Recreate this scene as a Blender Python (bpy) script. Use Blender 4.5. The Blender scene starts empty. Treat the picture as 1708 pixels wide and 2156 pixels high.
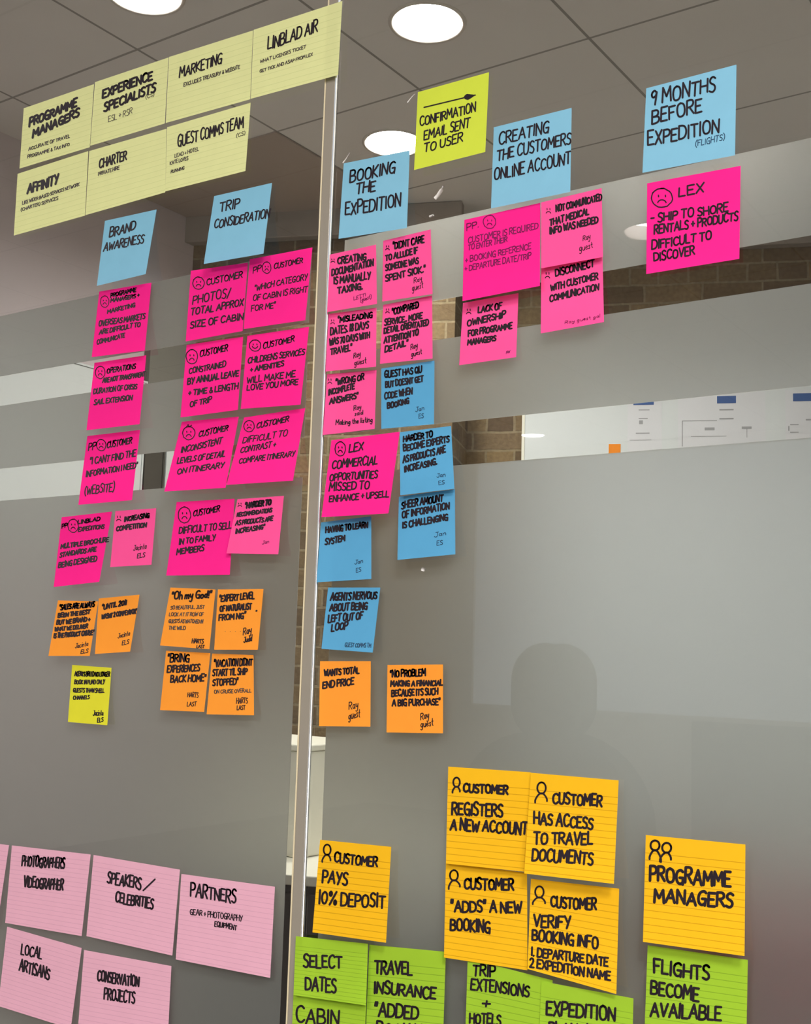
import bpy, bmesh, math, random
from mathutils import Vector, Matrix

C = bpy.context.scene.collection
sc = bpy.context.scene

# ------------------------------------------------------------------ camera
F, YAW, PITCH, ROLL = 2450.0, .604, .122, .031          # focal length in pixels of a 1708 x 2156 frame
CAM = Vector((0, -1.12, 1.35))                          # glass front face is the plane y = 0
_rt = Vector((math.cos(YAW), math.sin(YAW), 0))
FW = Vector((-math.sin(YAW)*math.cos(PITCH), math.cos(YAW)*math.cos(PITCH), math.sin(PITCH)))
_up = _rt.cross(FW)
RT = _rt*math.cos(ROLL) + _up*math.sin(ROLL)
UP = -_rt*math.sin(ROLL) + _up*math.cos(ROLL)
cam = bpy.data.cameras.new('camera')
co = bpy.data.objects.new('camera', cam); C.objects.link(co)
co.matrix_world = Matrix(((RT.x, UP.x, -FW.x, CAM.x), (RT.y, UP.y, -FW.y, CAM.y), (RT.z, UP.z, -FW.z, CAM.z), (0, 0, 0, 1)))
cam.sensor_fit = 'VERTICAL'; cam.sensor_height = 36; cam.lens = 36*F/2156; cam.clip_start = .02
sc.camera = co

# ------------------------------------------------------------------ world, exposure, light levels
w = bpy.data.worlds.new('world'); sc.world = w; w.use_nodes = True
w.node_tree.nodes['Background'].inputs[0].default_value = (.6, .65, .7, 1)
w.node_tree.nodes['Background'].inputs[1].default_value = .3
vs = sc.view_settings
vs.view_transform = 'Standard'; vs.look = 'None'; vs.gamma = 1; vs.exposure = 0; vs.use_curve_mapping = False
sc.cycles.max_bounces = 10; sc.cycles.diffuse_bounces = 5; sc.cycles.glossy_bounces = 4
sc.cycles.transmission_bounces = 6; sc.cycles.transparent_max_bounces = 16
sc.cycles.caustics_reflective = False; sc.cycles.caustics_refractive = False
LAMP_FAR, LAMP_NEAR, FILL_PANEL, ADDED_WINDOW, LAMP_PIER = 178, 40, 71, 1.25, 440               # strength of the downlights beyond the glass, on this side, of the added fill panels and window
CEIL = 3.15

def ray(x, y): return RT*((x-854)/F) - UP*((y-1078)/F) + FW
def at_y(x, y, Y):                                      # the point seen at a pixel on the plane y = Y
    d = ray(x, y); return CAM + d*((Y-CAM.y)/d.y)
def at_z(x, y, Z):
    d = ray(x, y); return CAM + d*((Z-CAM.z)/d.z)
def at_x(x, y, X):
    d = ray(x, y); return CAM + d*((X-CAM.x)/d.x)

# ------------------------------------------------------------------ helpers
def srgb(r, g, b):
    f = lambda c: (c/255/12.92 if c/255 <= .04045 else ((c/255+.055)/1.055)**2.4)
    return (f(r), f(g), f(b), 1)
def tag(o, label=None, cat=None, group=None, kind=None):
    if label: o['label'] = label
    if cat: o['category'] = cat
    if group: o['group'] = group
    if kind: o['kind'] = kind
    return o
def empty(name, loc, label, cat, group=None):
    o = bpy.data.objects.new(name, None); C.objects.link(o); o.location = loc; o.empty_display_size = .05
    return tag(o, label, cat, group)
def mesh(name, verts, faces, mat, parent=None, loc=None, uvs=None, smooth=False):
    if loc is None: loc = parent_loc(parent)
    L = Vector(loc)
    me = bpy.data.meshes.new(name)
    me.from_pydata([tuple(Vector(v)-L) for v in verts], [], faces)
    if uvs:
        ul = me.uv_layers.new(name='UVMap')
        for p in me.polygons:
            for li in p.loop_indices: ul.data[li].uv = uvs[me.loops[li].vertex_index]
    if smooth:
        for p in me.polygons: p.use_smooth = True
    me.materials.append(mat)
    o = bpy.data.objects.new(name, me); C.objects.link(o)
    if parent is not None: o.parent = parent; o.location = L - parent_loc(parent)
    else: o.location = L
    return o
def parent_loc(p):
    v = Vector((0, 0, 0))
    while p is not None: v += p.location; p = p.parent
    return v
class MB:
    def __init__(s): s.v = []; s.f = []
    def add(s, vs, fs):
        n = len(s.v); s.v += [Vector(v) for v in vs]; s.f += [tuple(i+n for i in f) for f in fs]; return s
    def box(s, a, b, ax=None, o=(0, 0, 0)):
        X, Y, Z = ax or ((1, 0, 0), (0, 1, 0), (0, 0, 1)); X, Y, Z, o = Vector(X), Vector(Y), Vector(Z), Vector(o)
        P = [o+X*x+Y*y+Z*z for z in (a[2], b[2]) for y in (a[1], b[1]) for x in (a[0], b[0])]
        return s.add(P, [(0, 2, 3, 1), (4, 5, 7, 6), (0, 1, 5, 4), (1, 3, 7, 5), (3, 2, 6, 7), (2, 0, 4, 6)])
    def lathe(s, prof, c, n=40, closed=False):
        c = Vector(c); vs = []
        for r, z in prof:
            for i in range(n):
                a = 2*math.pi*i/n; vs.append(c+Vector((r*math.cos(a), r*math.sin(a), z)))
        fs = []
        m = len(prof)
        for k in range(m if closed else m-1):
            for i in range(n):
                j = (i+1) % n; k2 = (k+1) % m
                fs.append((k*n+i, k*n+j, k2*n+j, k2*n+i))
        return s.add(vs, fs)
    def disc(s, c, r, n=40, down=True):
        c = Vector(c); vs = [c+Vector((r*math.cos(2*math.pi*i/n), r*math.sin(2*math.pi*i/n), 0)) for i in range(n)]
        return s.add(vs, [tuple(reversed(range(n))) if down else tuple(range(n))])
    def tube(s, pts, r, n=12, caps=True):
        pts = [Vector(p) for p in pts]; vs = []; fs = []
        for i, p in enumerate(pts):
            t = (pts[min(i+1, len(pts)-1)]-pts[max(i-1, 0)]).normalized()
            a = t.cross(Vector((0, 0, 1)) if abs(t.z) < .9 else Vector((1, 0, 0))).normalized(); b = t.cross(a)
            for k in range(n):
                q = 2*math.pi*k/n; vs.append(p+a*math.cos(q)*r+b*math.sin(q)*r)
        for i in range(len(pts)-1):
            for k in range(n): fs.append((i*n+k, i*n+(k+1) % n, (i+1)*n+(k+1) % n, (i+1)*n+k))
        if caps: fs += [tuple(range(n)), tuple(reversed(range((len(pts)-1)*n, len(pts)*n)))]
        return s.add(vs, fs)
    def build(s, name, mat, parent=None, loc=None, smooth=False):
        return mesh(name, s.v, s.f, mat, parent, loc, smooth=smooth)
def bevel(o, wd=.004, seg=2):
    m = o.modifiers.new('bevel', 'BEVEL'); m.width = wd; m.segments = seg; m.limit_method = 'ANGLE'; return o

# ------------------------------------------------------------------ materials
def newmat(name):
    m = bpy.data.materials.new(name); m.use_nodes = True; n = m.node_tree.nodes; n.clear()
    out = n.new('ShaderNodeOutputMaterial'); return m, n, m.node_tree.links, out
def math_(n, l, op, a, b=None, c=None):
    k = n.new('ShaderNodeMath'); k.operation = op
    for i, v in enumerate((a, b, c)):
        if v is None: continue
        if isinstance(v, (int, float)): k.inputs[i].default_value = v
        else: l.new(v, k.inputs[i])
    return k.outputs[0]
def mixc(n, l, fac, a, b):
    k = n.new('ShaderNodeMix'); k.data_type = 'RGBA'
    for s, v in ((k.inputs[0], fac), (k.inputs[6], a), (k.inputs[7], b)):
        if isinstance(v, (int, float)): s.default_value = v
        elif isinstance(v, tuple): s.default_value = v
        else: l.new(v, s)
    return k.outputs[2]
def noise(n, l, vec, scale, detail=4):
    k = n.new('ShaderNodeTexNoise'); k.inputs['Scale'].default_value = scale; k.inputs['Detail'].default_value = detail
    l.new(vec, k.inputs['Vector']); return k.outputs['Fac']
def simple(name, col, rough=.6, metal=0, var=.06, scale=12, spec=.5):
    m, n, l, out = newmat(name)
    b = n.new('ShaderNodeBsdfPrincipled'); b.inputs['Roughness'].default_value = rough; b.inputs['Metallic'].default_value = metal
    b.inputs['Specular IOR Level'].default_value = spec
    tc = n.new('ShaderNodeTexCoord'); f = noise(n, l, tc.outputs['Object'], scale)
    d = tuple(c*(1-var) for c in col[:3])+(1,); e = tuple(min(1, c*(1+var)) for c in col[:3])+(1,)
    l.new(mixc(n, l, f, d, e), b.inputs['Base Color']); l.new(b.outputs[0], out.inputs[0]); return m
def emit(name, col, st):
    m, n, l, out = newmat(name); e = n.new('ShaderNodeEmission'); e.inputs[0].default_value = col; e.inputs[1].default_value = st
    l.new(e.outputs[0], out.inputs[0]); return m
K_PAPER = 1.0
def paper(name, col, lines=0, v0=0., line_col=None, trans=.22):
    # sticky note paper: diffuse sheet that lets some light through, faint fibre, optional ruled lines
    m, n, l, out = newmat(name)
    tc = n.new('ShaderNodeTexCoord'); uv = tc.outputs['UV']
    f = noise(n, l, tc.outputs['Object'], 35, 3)
    base = mixc(n, l, f, tuple(c*.95 for c in col[:3])+(1,), tuple(min(1, c*1.04) for c in col[:3])+(1,))
    if lines:
        sp = n.new('ShaderNodeSeparateXYZ'); l.new(uv, sp.inputs[0])
        fr = math_(n, l, 'FRACT', math_(n, l, 'MULTIPLY', sp.outputs[1], lines))
        a = math_(n, l, 'LESS_THAN', math_(n, l, 'ABSOLUTE', math_(n, l, 'SUBTRACT', fr, .5)), .055)
        a = math_(n, l, 'MULTIPLY', a, math_(n, l, 'GREATER_THAN', sp.outputs[1], v0))
        base = mixc(n, l, a, base, line_col)
    d = n.new('ShaderNodeBsdfDiffuse'); l.new(base, d.inputs[0])
    t = n.new('ShaderNodeBsdfTranslucent'); l.new(base, t.inputs[0])
    mx = n.new('ShaderNodeMixShader'); mx.inputs[0].default_value = trans
    l.new(d.outputs[0], mx.inputs[1]); l.new(t.outputs[0], mx.inputs[2]); l.new(mx.outputs[0], out.inputs[0]); return m
def glass_mat():
    m, n, l, out = newmat('clear_glass')
    t = n.new('ShaderNodeBsdfTransparent'); t.inputs[0].default_value = (.93, .95, .94, 1)
    g = n.new('ShaderNodeBsdfGlossy'); g.inputs['Roughness'].default_value = .0; g.inputs[0].default_value = (1, 1, 1, 1)
    fr = n.new('ShaderNodeFresnel'); fr.inputs[0].default_value = 1.5
    ge = n.new('ShaderNodeNewGeometry')
    fac = math_(n, l, 'MULTIPLY', fr.outputs[0], math_(n, l, 'SUBTRACT', 1, ge.outputs['Backfacing']))
    mx = n.new('ShaderNodeMixShader'); l.new(fac, mx.inputs[0]); l.new(t.outputs[0], mx.inputs[1]); l.new(g.outputs[0], mx.inputs[2])
    l.new(mx.outputs[0], out.inputs[0]); return m
def film_mat():
    # thin slab: the near face scatters some room light, both faces bend light at random so that what lies behind is blurred
    m, n, l, out = newmat('frosted_film')
    tc = n.new('ShaderNodeTexCoord'); f = noise(n, l, tc.outputs['Object'], 2.2, 2)
    d = n.new('ShaderNodeBsdfDiffuse'); l.new(mixc(n, l, f, (.285, .282, .275, 1), (.325, .32, .312, 1)), d.inputs[0])
    def refr(col, rough):
        r = n.new('ShaderNodeBsdfRefraction'); r.inputs[0].default_value = col; r.inputs['Roughness'].default_value = rough; r.inputs['IOR'].default_value = 1.16; return r
    r0 = refr((.88, .88, .86, 1), .66); r1 = refr((.95, .95, .94, 1), .66)
    a = n.new('ShaderNodeMixShader'); a.inputs[0].default_value = .36; l.new(r0.outputs[0], a.inputs[1]); l.new(d.outputs[0], a.inputs[2])
    ge = n.new('ShaderNodeNewGeometry')
    b = n.new('ShaderNodeMixShader'); l.new(ge.outputs['Backfacing'], b.inputs[0]); l.new(a.outputs[0], b.inputs[1]); l.new(r1.outputs[0], b.inputs[2])
    l.new(b.outputs[0], out.inputs[0]); return m
def brick_mat():
    m, n, l, out = newmat('old_brick')
    tc = n.new('ShaderNodeTexCoord')
    nz = n.new('ShaderNodeTexNoise'); nz.inputs['Scale'].default_value = 9; l.new(tc.outputs['UV'], nz.inputs['Vector'])
    va = n.new('ShaderNodeVectorMath'); va.operation = 'SCALE'; va.inputs[3].default_value = .012; l.new(nz.outputs['Color'], va.inputs[0])
    vb = n.new('ShaderNodeVectorMath'); vb.operation = 'ADD'; l.new(tc.outputs['UV'], vb.inputs[0]); l.new(va.outputs[0], vb.inputs[1])
    b = n.new('ShaderNodeTexBrick'); l.new(vb.outputs[0], b.inputs['Vector'])
    b.offset = .5; b.squash = .5; b.squash_frequency = 2
    for k, v in (('Color1', (.215, .165, .10, 1)), ('Color2', (.105, .078, .055, 1)), ('Mortar', (.25, .215, .155, 1)), ('Scale', 1.), ('Mortar Size', .0055), ('Mortar Smooth', .25), ('Bias', -.1), ('Brick Width', .235), ('Row Height', .0765)):
        b.inputs[k].default_value = v
    f = noise(n, l, tc.outputs['UV'], 60, 6); g = noise(n, l, tc.outputs['UV'], 5, 3)
    c1 = mixc(n, l, f, (.55, .5, .48, 1), (1.35, 1.3, 1.2, 1))
    mu = n.new('ShaderNodeMix'); mu.data_type = 'RGBA'; mu.blend_type = 'MULTIPLY'; mu.inputs[0].default_value = 1
    l.new(b.outputs['Color'], mu.inputs[6]); l.new(c1, mu.inputs[7])
    mv = n.new('ShaderNodeMix'); mv.data_type = 'RGBA'; mv.blend_type = 'MULTIPLY'; mv.inputs[0].default_value = 1
    l.new(mu.outputs[2], mv.inputs[6]); l.new(mixc(n, l, g, (.65, .6, .55, 1), (1.3, 1.28, 1.2, 1)), mv.inputs[7])
    p = n.new('ShaderNodeBsdfPrincipled'); p.inputs['Roughness'].default_value = .9; p.inputs['Specular IOR Level'].default_value = .15
    l.new(mv.outputs[2], p.inputs['Base Color'])
    h = math_(n, l, 'ADD', math_(n, l, 'MULTIPLY', b.outputs['Fac'], -1), math_(n, l, 'MULTIPLY', f, .6))
    bp = n.new('ShaderNodeBump'); bp.inputs['Strength'].default_value = .6; bp.inputs['Distance'].default_value = .006; l.new(h, bp.inputs['Height']); l.new(bp.outputs[0], p.inputs['Normal'])
    l.new(p.outputs[0], out.inputs[0]); return m
def ceiling_mat(x0, dx, y0, dy):
    m, n, l, out = newmat('ceiling_tile')
    tc = n.new('ShaderNodeTexCoord'); sp = n.new('ShaderNodeSeparateXYZ'); l.new(tc.outputs['Object'], sp.inputs[0])
    def line(s, o, d):
        fr = math_(n, l, 'FRACT', math_(n, l, 'ADD', math_(n, l, 'DIVIDE', math_(n, l, 'SUBTRACT', s, o), d), .5))
        return math_(n, l, 'LESS_THAN', math_(n, l, 'ABSOLUTE', math_(n, l, 'SUBTRACT', fr, .5)), .0045/d)
    a = math_(n, l, 'MAXIMUM', line(sp.outputs[0], x0, dx), line(sp.outputs[1], y0, dy))
    f = noise(n, l, tc.outputs['Object'], 3, 3)
    base = mixc(n, l, f, (.70, .665, .65, 1), (.75, .715, .695, 1))
    p = n.new('ShaderNodeBsdfPrincipled'); p.inputs['Roughness'].default_value = .8; p.inputs['Specular IOR Level'].default_value = .2
    l.new(mixc(n, l, a, base, (.33, .31, .295, 1)), p.inputs['Base Color'])
    bp = n.new('ShaderNodeBump'); bp.inputs['Distance'].default_value = .004; bp.inputs['Strength'].default_value = .8; l.new(math_(n, l, 'SUBTRACT', 1, a), bp.inputs['Height']); l.new(bp.outputs[0], p.inputs['Normal'])
    l.new(p.outputs[0], out.inputs[0]); return m

M = {}
M['glass'] = glass_mat(); M['film'] = film_mat(); M['brick'] = brick_mat()
M['ceiling'] = ceiling_mat(-2.605, .597, 1.144, .648)
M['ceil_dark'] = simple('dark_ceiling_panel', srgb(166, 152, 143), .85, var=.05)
M['plaster'] = simple('taupe_paint', srgb(190, 179, 182), .85, var=.04)
M['white_wall'] = simple('white_wall', srgb(215, 210, 200), .8, var=.03)
M['carpet'] = simple('grey_carpet', srgb(140, 132, 125), .95, var=.2, scale=120)
M['cornice'] = simple('grey_plaster_band', srgb(150, 140, 132), .8, var=.1)
M['white'] = simple('white_laminate', srgb(225, 222, 208), .45, var=.02)
M['board'] = simple('white_board_face', srgb(208, 212, 213), .35, var=.02)
M['dark'] = simple('dark_brown_laminate', srgb(38, 30, 28), .5)
M['black'] = simple('black_fabric', srgb(30, 30, 34), .8)
M['shade_grey'] = simple('wall_shade_grey', srgb(112, 109, 102), .95, var=.05, scale=90)  # colour carries the shade of the end wall
M['charcoal'] = simple('charcoal_panel', srgb(62, 58, 52), .6)
M['grey_trim'] = simple('white_lamp_trim', srgb(205, 198, 190), .35)
M['can'] = simple('lamp_reflector', srgb(215, 205, 200), .3, metal=.5)
M['lamp'] = emit('lamp_far', (1, .955, .90, 1), LAMP_FAR)
M['lamp_pier'] = emit('lamp_by_pier', (1, .95, .87, 1), LAMP_PIER)
M['lamp_near'] = emit('lamp_near', (1, .96, .92, 1), LAMP_NEAR)
M['daylight'] = emit('added_daylight', (.80, .88, 1, 1), ADDED_WINDOW)
M['panel'] = emit('fill_panel', (1, .98, .965, 1), FILL_PANEL)
M['ink'] = simple('black_marker_ink', srgb(30, 20, 28), .6, var=.1, spec=.2)
M['ink_soft'] = simple('faded_pen_ink', srgb(70, 62, 60), .6, var=.1, spec=.2)
M['ink_purple'] = simple('dark_purple_pen_ink', srgb(110, 15, 75), .6, var=.1, spec=.2)
M['ink_blue'] = simple('dark_blue_pen_ink', srgb(42, 72, 100), .6, var=.1, spec=.2)
M['post_grey'] = simple('translucent_grey_plastic', srgb(138, 131, 119), .22, var=.08)
M['post_cream'] = simple('cream_plastic_lip', srgb(205, 192, 160), .35, var=.03)
M['post_chrome'] = simple('bright_steel_bead', srgb(235, 238, 240), .16, metal=1, var=.02)
M['navy'] = simple('navy_print', srgb(35, 75, 135), .6, var=.05)
M['print_grey'] = simple('grey_print', srgb(150, 150, 152), .6, var=.05)
M['sheet'] = simple('printed_white_paper', srgb(212, 212, 216), .7, var=.02)
M['maroon'] = simple('maroon_fabric', srgb(190, 32, 52), .9, var=.12, scale=60)
M['steel'] = simple('grey_metal', srgb(120, 120, 122), .35, metal=.8)
M['residue'] = simple('white_glue_residue', srgb(200, 195, 190), .5)
M['pink'] = paper('hot_pink_paper', srgb(255, 43, 144))
M['rose'] = paper('lighter_pink_paper', srgb(255, 88, 156))
M['sky'] = paper('light_blue_paper', srgb(130, 186, 212))
M['blue'] = paper('mid_blue_paper', srgb(92, 164, 206))
M['orange'] = paper('orange_paper', srgb(255, 158, 58))
M['gold'] = paper('golden_yellow_ruled_paper', srgb(246, 188, 36), 15, .13, srgb(212, 155, 28))
M['green'] = paper('green_ruled_paper', srgb(160, 200, 55), 15, .13, srgb(134, 172, 48))
M['lime'] = paper('bright_lime_paper', srgb(203, 217, 72))
M['lemon'] = paper('lemon_paper', srgb(226, 222, 58))
M['pale'] = paper('pale_lime_ruled_paper', srgb(223, 226, 163), 12, .1, srgb(211, 216, 152))
M['blush'] = paper('blush_pink_ruled_paper', srgb(236, 179, 199), 18, .08, srgb(220, 163, 185))

# ------------------------------------------------------------------ the setting
def structure(o, label=None, cat=None):
    o['kind'] = 'structure'
    if label: o['label'] = label
    if cat: o['category'] = cat
    return o
XL, XN, XR, YN, YF = -3.46, -6.4, 3.4, -7.7, 4.6
U = Vector((.928, .371, 0)).normalized(); N = Vector((-U.y, U.x, 0)); P0 = Vector((-2.601, 2.602, 0))    # the skewed brick wall
def wall_pt(s, off=0, z=0): return P0 + U*s + N*off + Vector((0, 0, z))

mb = MB().box((XN-.2, YN-.2, -.1), (XR+.2, YF, 0)); structure(mb.build('floor', M['carpet'], loc=(0, 0, 0)), 'grey carpet floor of the office', 'floor')

LAMPS = [('far', at_z(900, 48, CEIL)), ('pier', at_z(829, 301, CEIL)), ('far', at_z(305, -14, CEIL)),
         ('far', at_z(1455, 250, CEIL)), ('far', Vector((.45, 2.6, CEIL))), ('far', Vector((.45, 1.2, CEIL)))]  # unseen downlights added to brighten the far side and its whiteboard
def mirror(p): return Vector((p.x, -p.y, p.z))
LAMPS += [('near', mirror(at_z(1365, 487, CEIL))), ('near', mirror(at_z(1122, 917, CEIL)))]

me = bpy.data.meshes.new('ceiling_slab')
cb = MB().box((XN-.2, YN-.2, CEIL), (XR+.2, YF, CEIL+.14)); me.from_pydata([tuple(v) for v in cb.v], [], cb.f)
slab = bpy.data.objects.new('slab', me); C.objects.link(slab)
cut = MB()
for k, p in LAMPS:
    n0 = len(cut.v)
    cut.lathe([(.1, CEIL-.05), (.1, CEIL+.09)], (p.x, p.y, 0), 48)
    cut.f += [tuple(range(n0, n0+48)), tuple(reversed(range(n0+48, n0+96)))]
cm = bpy.data.meshes.new('cutter'); cm.from_pydata([tuple(v) for v in cut.v], [], cut.f)
bm = bmesh.new(); bm.from_mesh(cm); bmesh.ops.recalc_face_normals(bm, faces=bm.faces); bm.to_mesh(cm); bm.free()
cutter = bpy.data.objects.new('cutter', cm); C.objects.link(cutter)
bo = slab.modifiers.new('holes', 'BOOLEAN'); bo.object = cutter; bo.operation = 'DIFFERENCE'; bo.solver = 'EXACT'
dg = bpy.context.evaluated_depsgraph_get(); dg.update()
cmesh = bpy.data.meshes.new_from_object(slab.evaluated_get(dg)); cmesh.materials.clear(); cmesh.materials.append(M['ceiling'])
bpy.data.objects.remove(slab); bpy.data.objects.remove(cutter)
ceil = bpy.data.objects.new('ceiling', cmesh); C.objects.link(ceil)
structure(ceil, 'grey tiled suspended ceiling with recessed round lights', 'ceiling')

def wall_box(name, a, b, mat, label):
    return structure(MB().box(a, b).build(name, mat, loc=(0, 0, 0)), label, 'wall')
wall_box('wall_left', (XL-.15, .012, 0), (XL, YF, CEIL), M['plaster'], 'taupe painted end wall beyond the glass')
wall_box('wall_right', (XR, YN, 0), (XR+.15, YF, CEIL), M['white_wall'], 'white wall closing the room on the right')
wall_box('wall_front', (XN, YN-.15, 0), (XR, YN, CEIL), M['white_wall'], 'white wall behind the photographer')
wall_box('wall_near_left', (XN-.15, YN, 0), (XN, .15, CEIL), M['white_wall'], 'white side wall on the near side')
wall_box('wall_partition', (XN, -.06, 0), (XL, .012, CEIL), M['white_wall'], 'white wall continuing the glass partition')
def brick(name, s0, s1, o0, o1, label):
    vs = [wall_pt(s, o, z) for z in (0, CEIL) for s, o in ((s0, o0), (s1, o0), (s1, o1), (s0, o1))]
    fs = [(0, 1, 5, 4), (1, 2, 6, 5), (2, 3, 7, 6), (3, 0, 4, 7), (4, 5, 6, 7), (3, 2, 1, 0)]
    o = mesh(name, vs, fs, M['brick'], loc=(0, 0, 0))
    ul = o.data.uv_layers.new(name='UVMap')
    for p in o.data.polygons:
        for li in p.loop_indices:
            v = o.data.vertices[o.data.loops[li].vertex_index].co; q = v-P0
            ul.data[li].uv = ((q.dot(U) if abs(p.normal.dot(N)) > .5 else q.dot(N)), v.z)
    return structure(o, label, 'wall')
brick('wall_back', -1.02, .205, 0, .45, 'brown brick pier seen through the clear stripes')
brick('wall_back_recess', .205, 6.2, .35, .5, 'dark brick wall set back beside the brick pier')
# plaster band where the brick meets the ceiling
mb = MB().box((-1.0, -.05, CEIL-.115), (.23, 0, CEIL-.001), (U, N, Vector((0, 0, 1))), P0); structure(bevel(mb.build('trim_1', M['cornice'], loc=(0, 0, 0))), 'grey plaster band above the brick pier', 'trim')
mb = MB().box((.23, .3, CEIL-.115), (6.0, .35, CEIL-.001), (U, N, Vector((0, 0, 1))), P0); structure(bevel(mb.build('trim_2', M['cornice'], loc=(0, 0, 0))), 'grey plaster band above the recessed brick', 'trim')

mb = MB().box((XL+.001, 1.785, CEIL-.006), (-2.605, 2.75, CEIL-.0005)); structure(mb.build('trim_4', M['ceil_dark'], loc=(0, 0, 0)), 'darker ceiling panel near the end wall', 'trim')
# ---- glass partition: two panes, their frosted film stripes, the joint profile
GT = .008
XJ0, XJ1 = (at_y(645.5, 1100, -.004).x+at_y(616.5, 1950, -.004).x)/2, (at_y(668, 1100, -.003).x+at_y(640, 1950, -.003).x)/2
def pane(name, x0, x1, label):
    p = structure(MB().box((x0, 0, .02), (x1, GT, CEIL-.01)).build(name, M['glass'], loc=((x0+x1)/2, 0, .02)), label, 'window')
    return p
win1 = pane('window_1', XL+.01, (XJ0+XJ1)/2-.0005, 'left clear glass pane with horizontal frosted film stripes')
win2 = pane('window_2', (XJ0+XJ1)/2+.0005, XR-.01, 'right clear glass pane with horizontal frosted film stripes')
def zl(*pts): return sum(at_y(x, y, GT).z for x, y in pts)/len(pts)
Z1 = zl((721, 508), (977, 453.8), (1708, 297), (320, 588), (400, 576))
Z2 = zl((912, 635.7), (1273, 576), (1708, 500), (0, 785), (389, 723))
Z3 = zl((912, 719), (1270, 664.6), (1708, 596), (0, 852), (381, 797))
Z4 = zl((680, 918), (803, 902), (1060, 878), (1331, 843.6), (0, 990), (369, 951))
Z5 = zl((956, 975), (1100, 963), (1708, 922), (0, 1059), (340, 1031))
FL = at_y(628, 1200, GT).x; FR = at_y(699, 1200, GT).x
for win, x0, x1 in ((win1, XL+.02, FL), (win2, FR, XR-.02)):
    for za, zb in ((Z2, Z1), (Z4, Z3), (.05, Z5)):
        f = MB().box((x0, GT+.0004, za), (x1, GT+.0010, zb)).build('frosted_film', M['film'], win)
        f['label'] = 'frosted translucent film stripe'
jr = empty('trim_3', ((XJ0+XJ1)/2, -.002, .02), 'clear plastic joint profile with bright edge between the two panes', 'trim'); jr['kind'] = 'structure'
bevel(MB().box((XJ0, -.0042, .02), (XJ1-.0012, -.0003, CEIL-.01)).build('profile', M['post_grey'], jr), .0008)
bevel(MB().box((XJ0-.0022, -.0046, .02), (XJ0-.0001, -.0003, CEIL-.01)).build('lip', M['post_cream'], jr), .0005)
MB().tube([(XJ1, -.0025, .02), (XJ1, -.0025, CEIL-.01)], .0021, 12).build('bead', M['post_chrome'], jr, smooth=True)

# ---- glowing window added behind the camera, mirrored faintly in the glass
wx0, wx1, wz0, wz1 = -5.3, -.3, .95, 3.05
wr = empty('window_3', ((wx0+wx1)/2, YN, wz0), 'added daylight window in the wall behind the photographer', 'window'); wr['kind'] = 'structure'
MB().add([(wx0, YN+.012, wz0), (wx1, YN+.012, wz0), (wx1, YN+.012, wz1), (wx0, YN+.012, wz1)], [(3, 2, 1, 0)]).build('pane', M['daylight'], wr)
wf = MB()
for a, b in (((wx0-.06, wz0-.06), (wx1+.06, wz0)), ((wx0-.06, wz1), (wx1+.06, wz1+.06)), ((wx0-.06, wz0), (wx0, wz1)), ((wx1, wz0), (wx1+.06, wz1))): wf.box((a[0], YN+.001, a[1]), (b[0], YN+.05, b[1]))
wf.build('window_frame', M['grey_trim'], wr)

# ---- lights
LL = ['round recessed ceiling light at the top centre, fully in view', 'round recessed ceiling light behind the lime arrow note', 'round recessed ceiling light cut by the top edge of the photo',
      'added round recessed ceiling light hidden behind the note 9 MONTHS BEFORE EXPEDITION', 'added round recessed ceiling light beyond the right frame edge, farther one', 'added round recessed ceiling light beyond the right frame edge, nearer one',
      'round recessed ceiling light on the near side, faintly reflected', 'round recessed ceiling light deep in the near room, reflected as an oval']
for i, (k, p) in enumerate(LAMPS):
    t = empty('ceiling_light', (p.x, p.y, CEIL), LL[i], 'ceiling light', 'recessed round ceiling lights')
    c = (p.x, p.y, CEIL)
    MB().lathe([(.113, 0), (.111, -.004), (.104, -.005), (.0985, -.001), (.0985, .002), (.113, .0)], c, 48).build('trim_ring', M['grey_trim'], t, smooth=True)
    MB().lathe([(.0985, -.001), (.0975, .03), (.093, .075)], c, 48).build('reflector', M['can'], t, smooth=True)
    MB().disc((p.x, p.y, CEIL+(.04 if k == 'pier' else .003 if i == len(LAMPS)-1 else .058)), .0925, 48).build('lamp', M[{'far': 'lamp', 'pier': 'lamp_pier', 'near': 'lamp_near'}[k]], t)
PL = [('left of the camera', -4.5, -1.0), ('straight behind the camera', -.75, -3.4), ('nearest to the glass', .75, -1.7), ('right of centre', 2.3, -2.0), ('in the far corner', 2.3, -4.2), ('behind the camera', .75, -4.2)]  # unseen panels added behind the camera as fill light for the sheets
for nm, x, y in PL:
    t = empty('fill_panel', (x, y, CEIL), 'added square fill light panel on the near ceiling, ' + nm, 'light panel', 'added square ceiling fill panels')
    h = .3
    fr = MB()
    for a, b in (((-h-.012, -h-.012, -.012), (h+.012, -h, 0)), ((-h-.012, h, -.012), (h+.012, h+.012, 0)), ((-h-.012, -h, -.012), (-h, h, 0)), ((h, -h, -.012), (h+.012, h, 0))): fr.box(a, b, o=(x, y, CEIL))
    fr.build('frame', M['grey_trim'], t)
    MB().add([(x-h, y-h, CEIL-.006), (x+h, y-h, CEIL-.006), (x+h, y+h, CEIL-.006), (x-h, y+h, CEIL-.006)], [(3, 2, 1, 0)]).build('diffuser', M['panel'], t)

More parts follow.
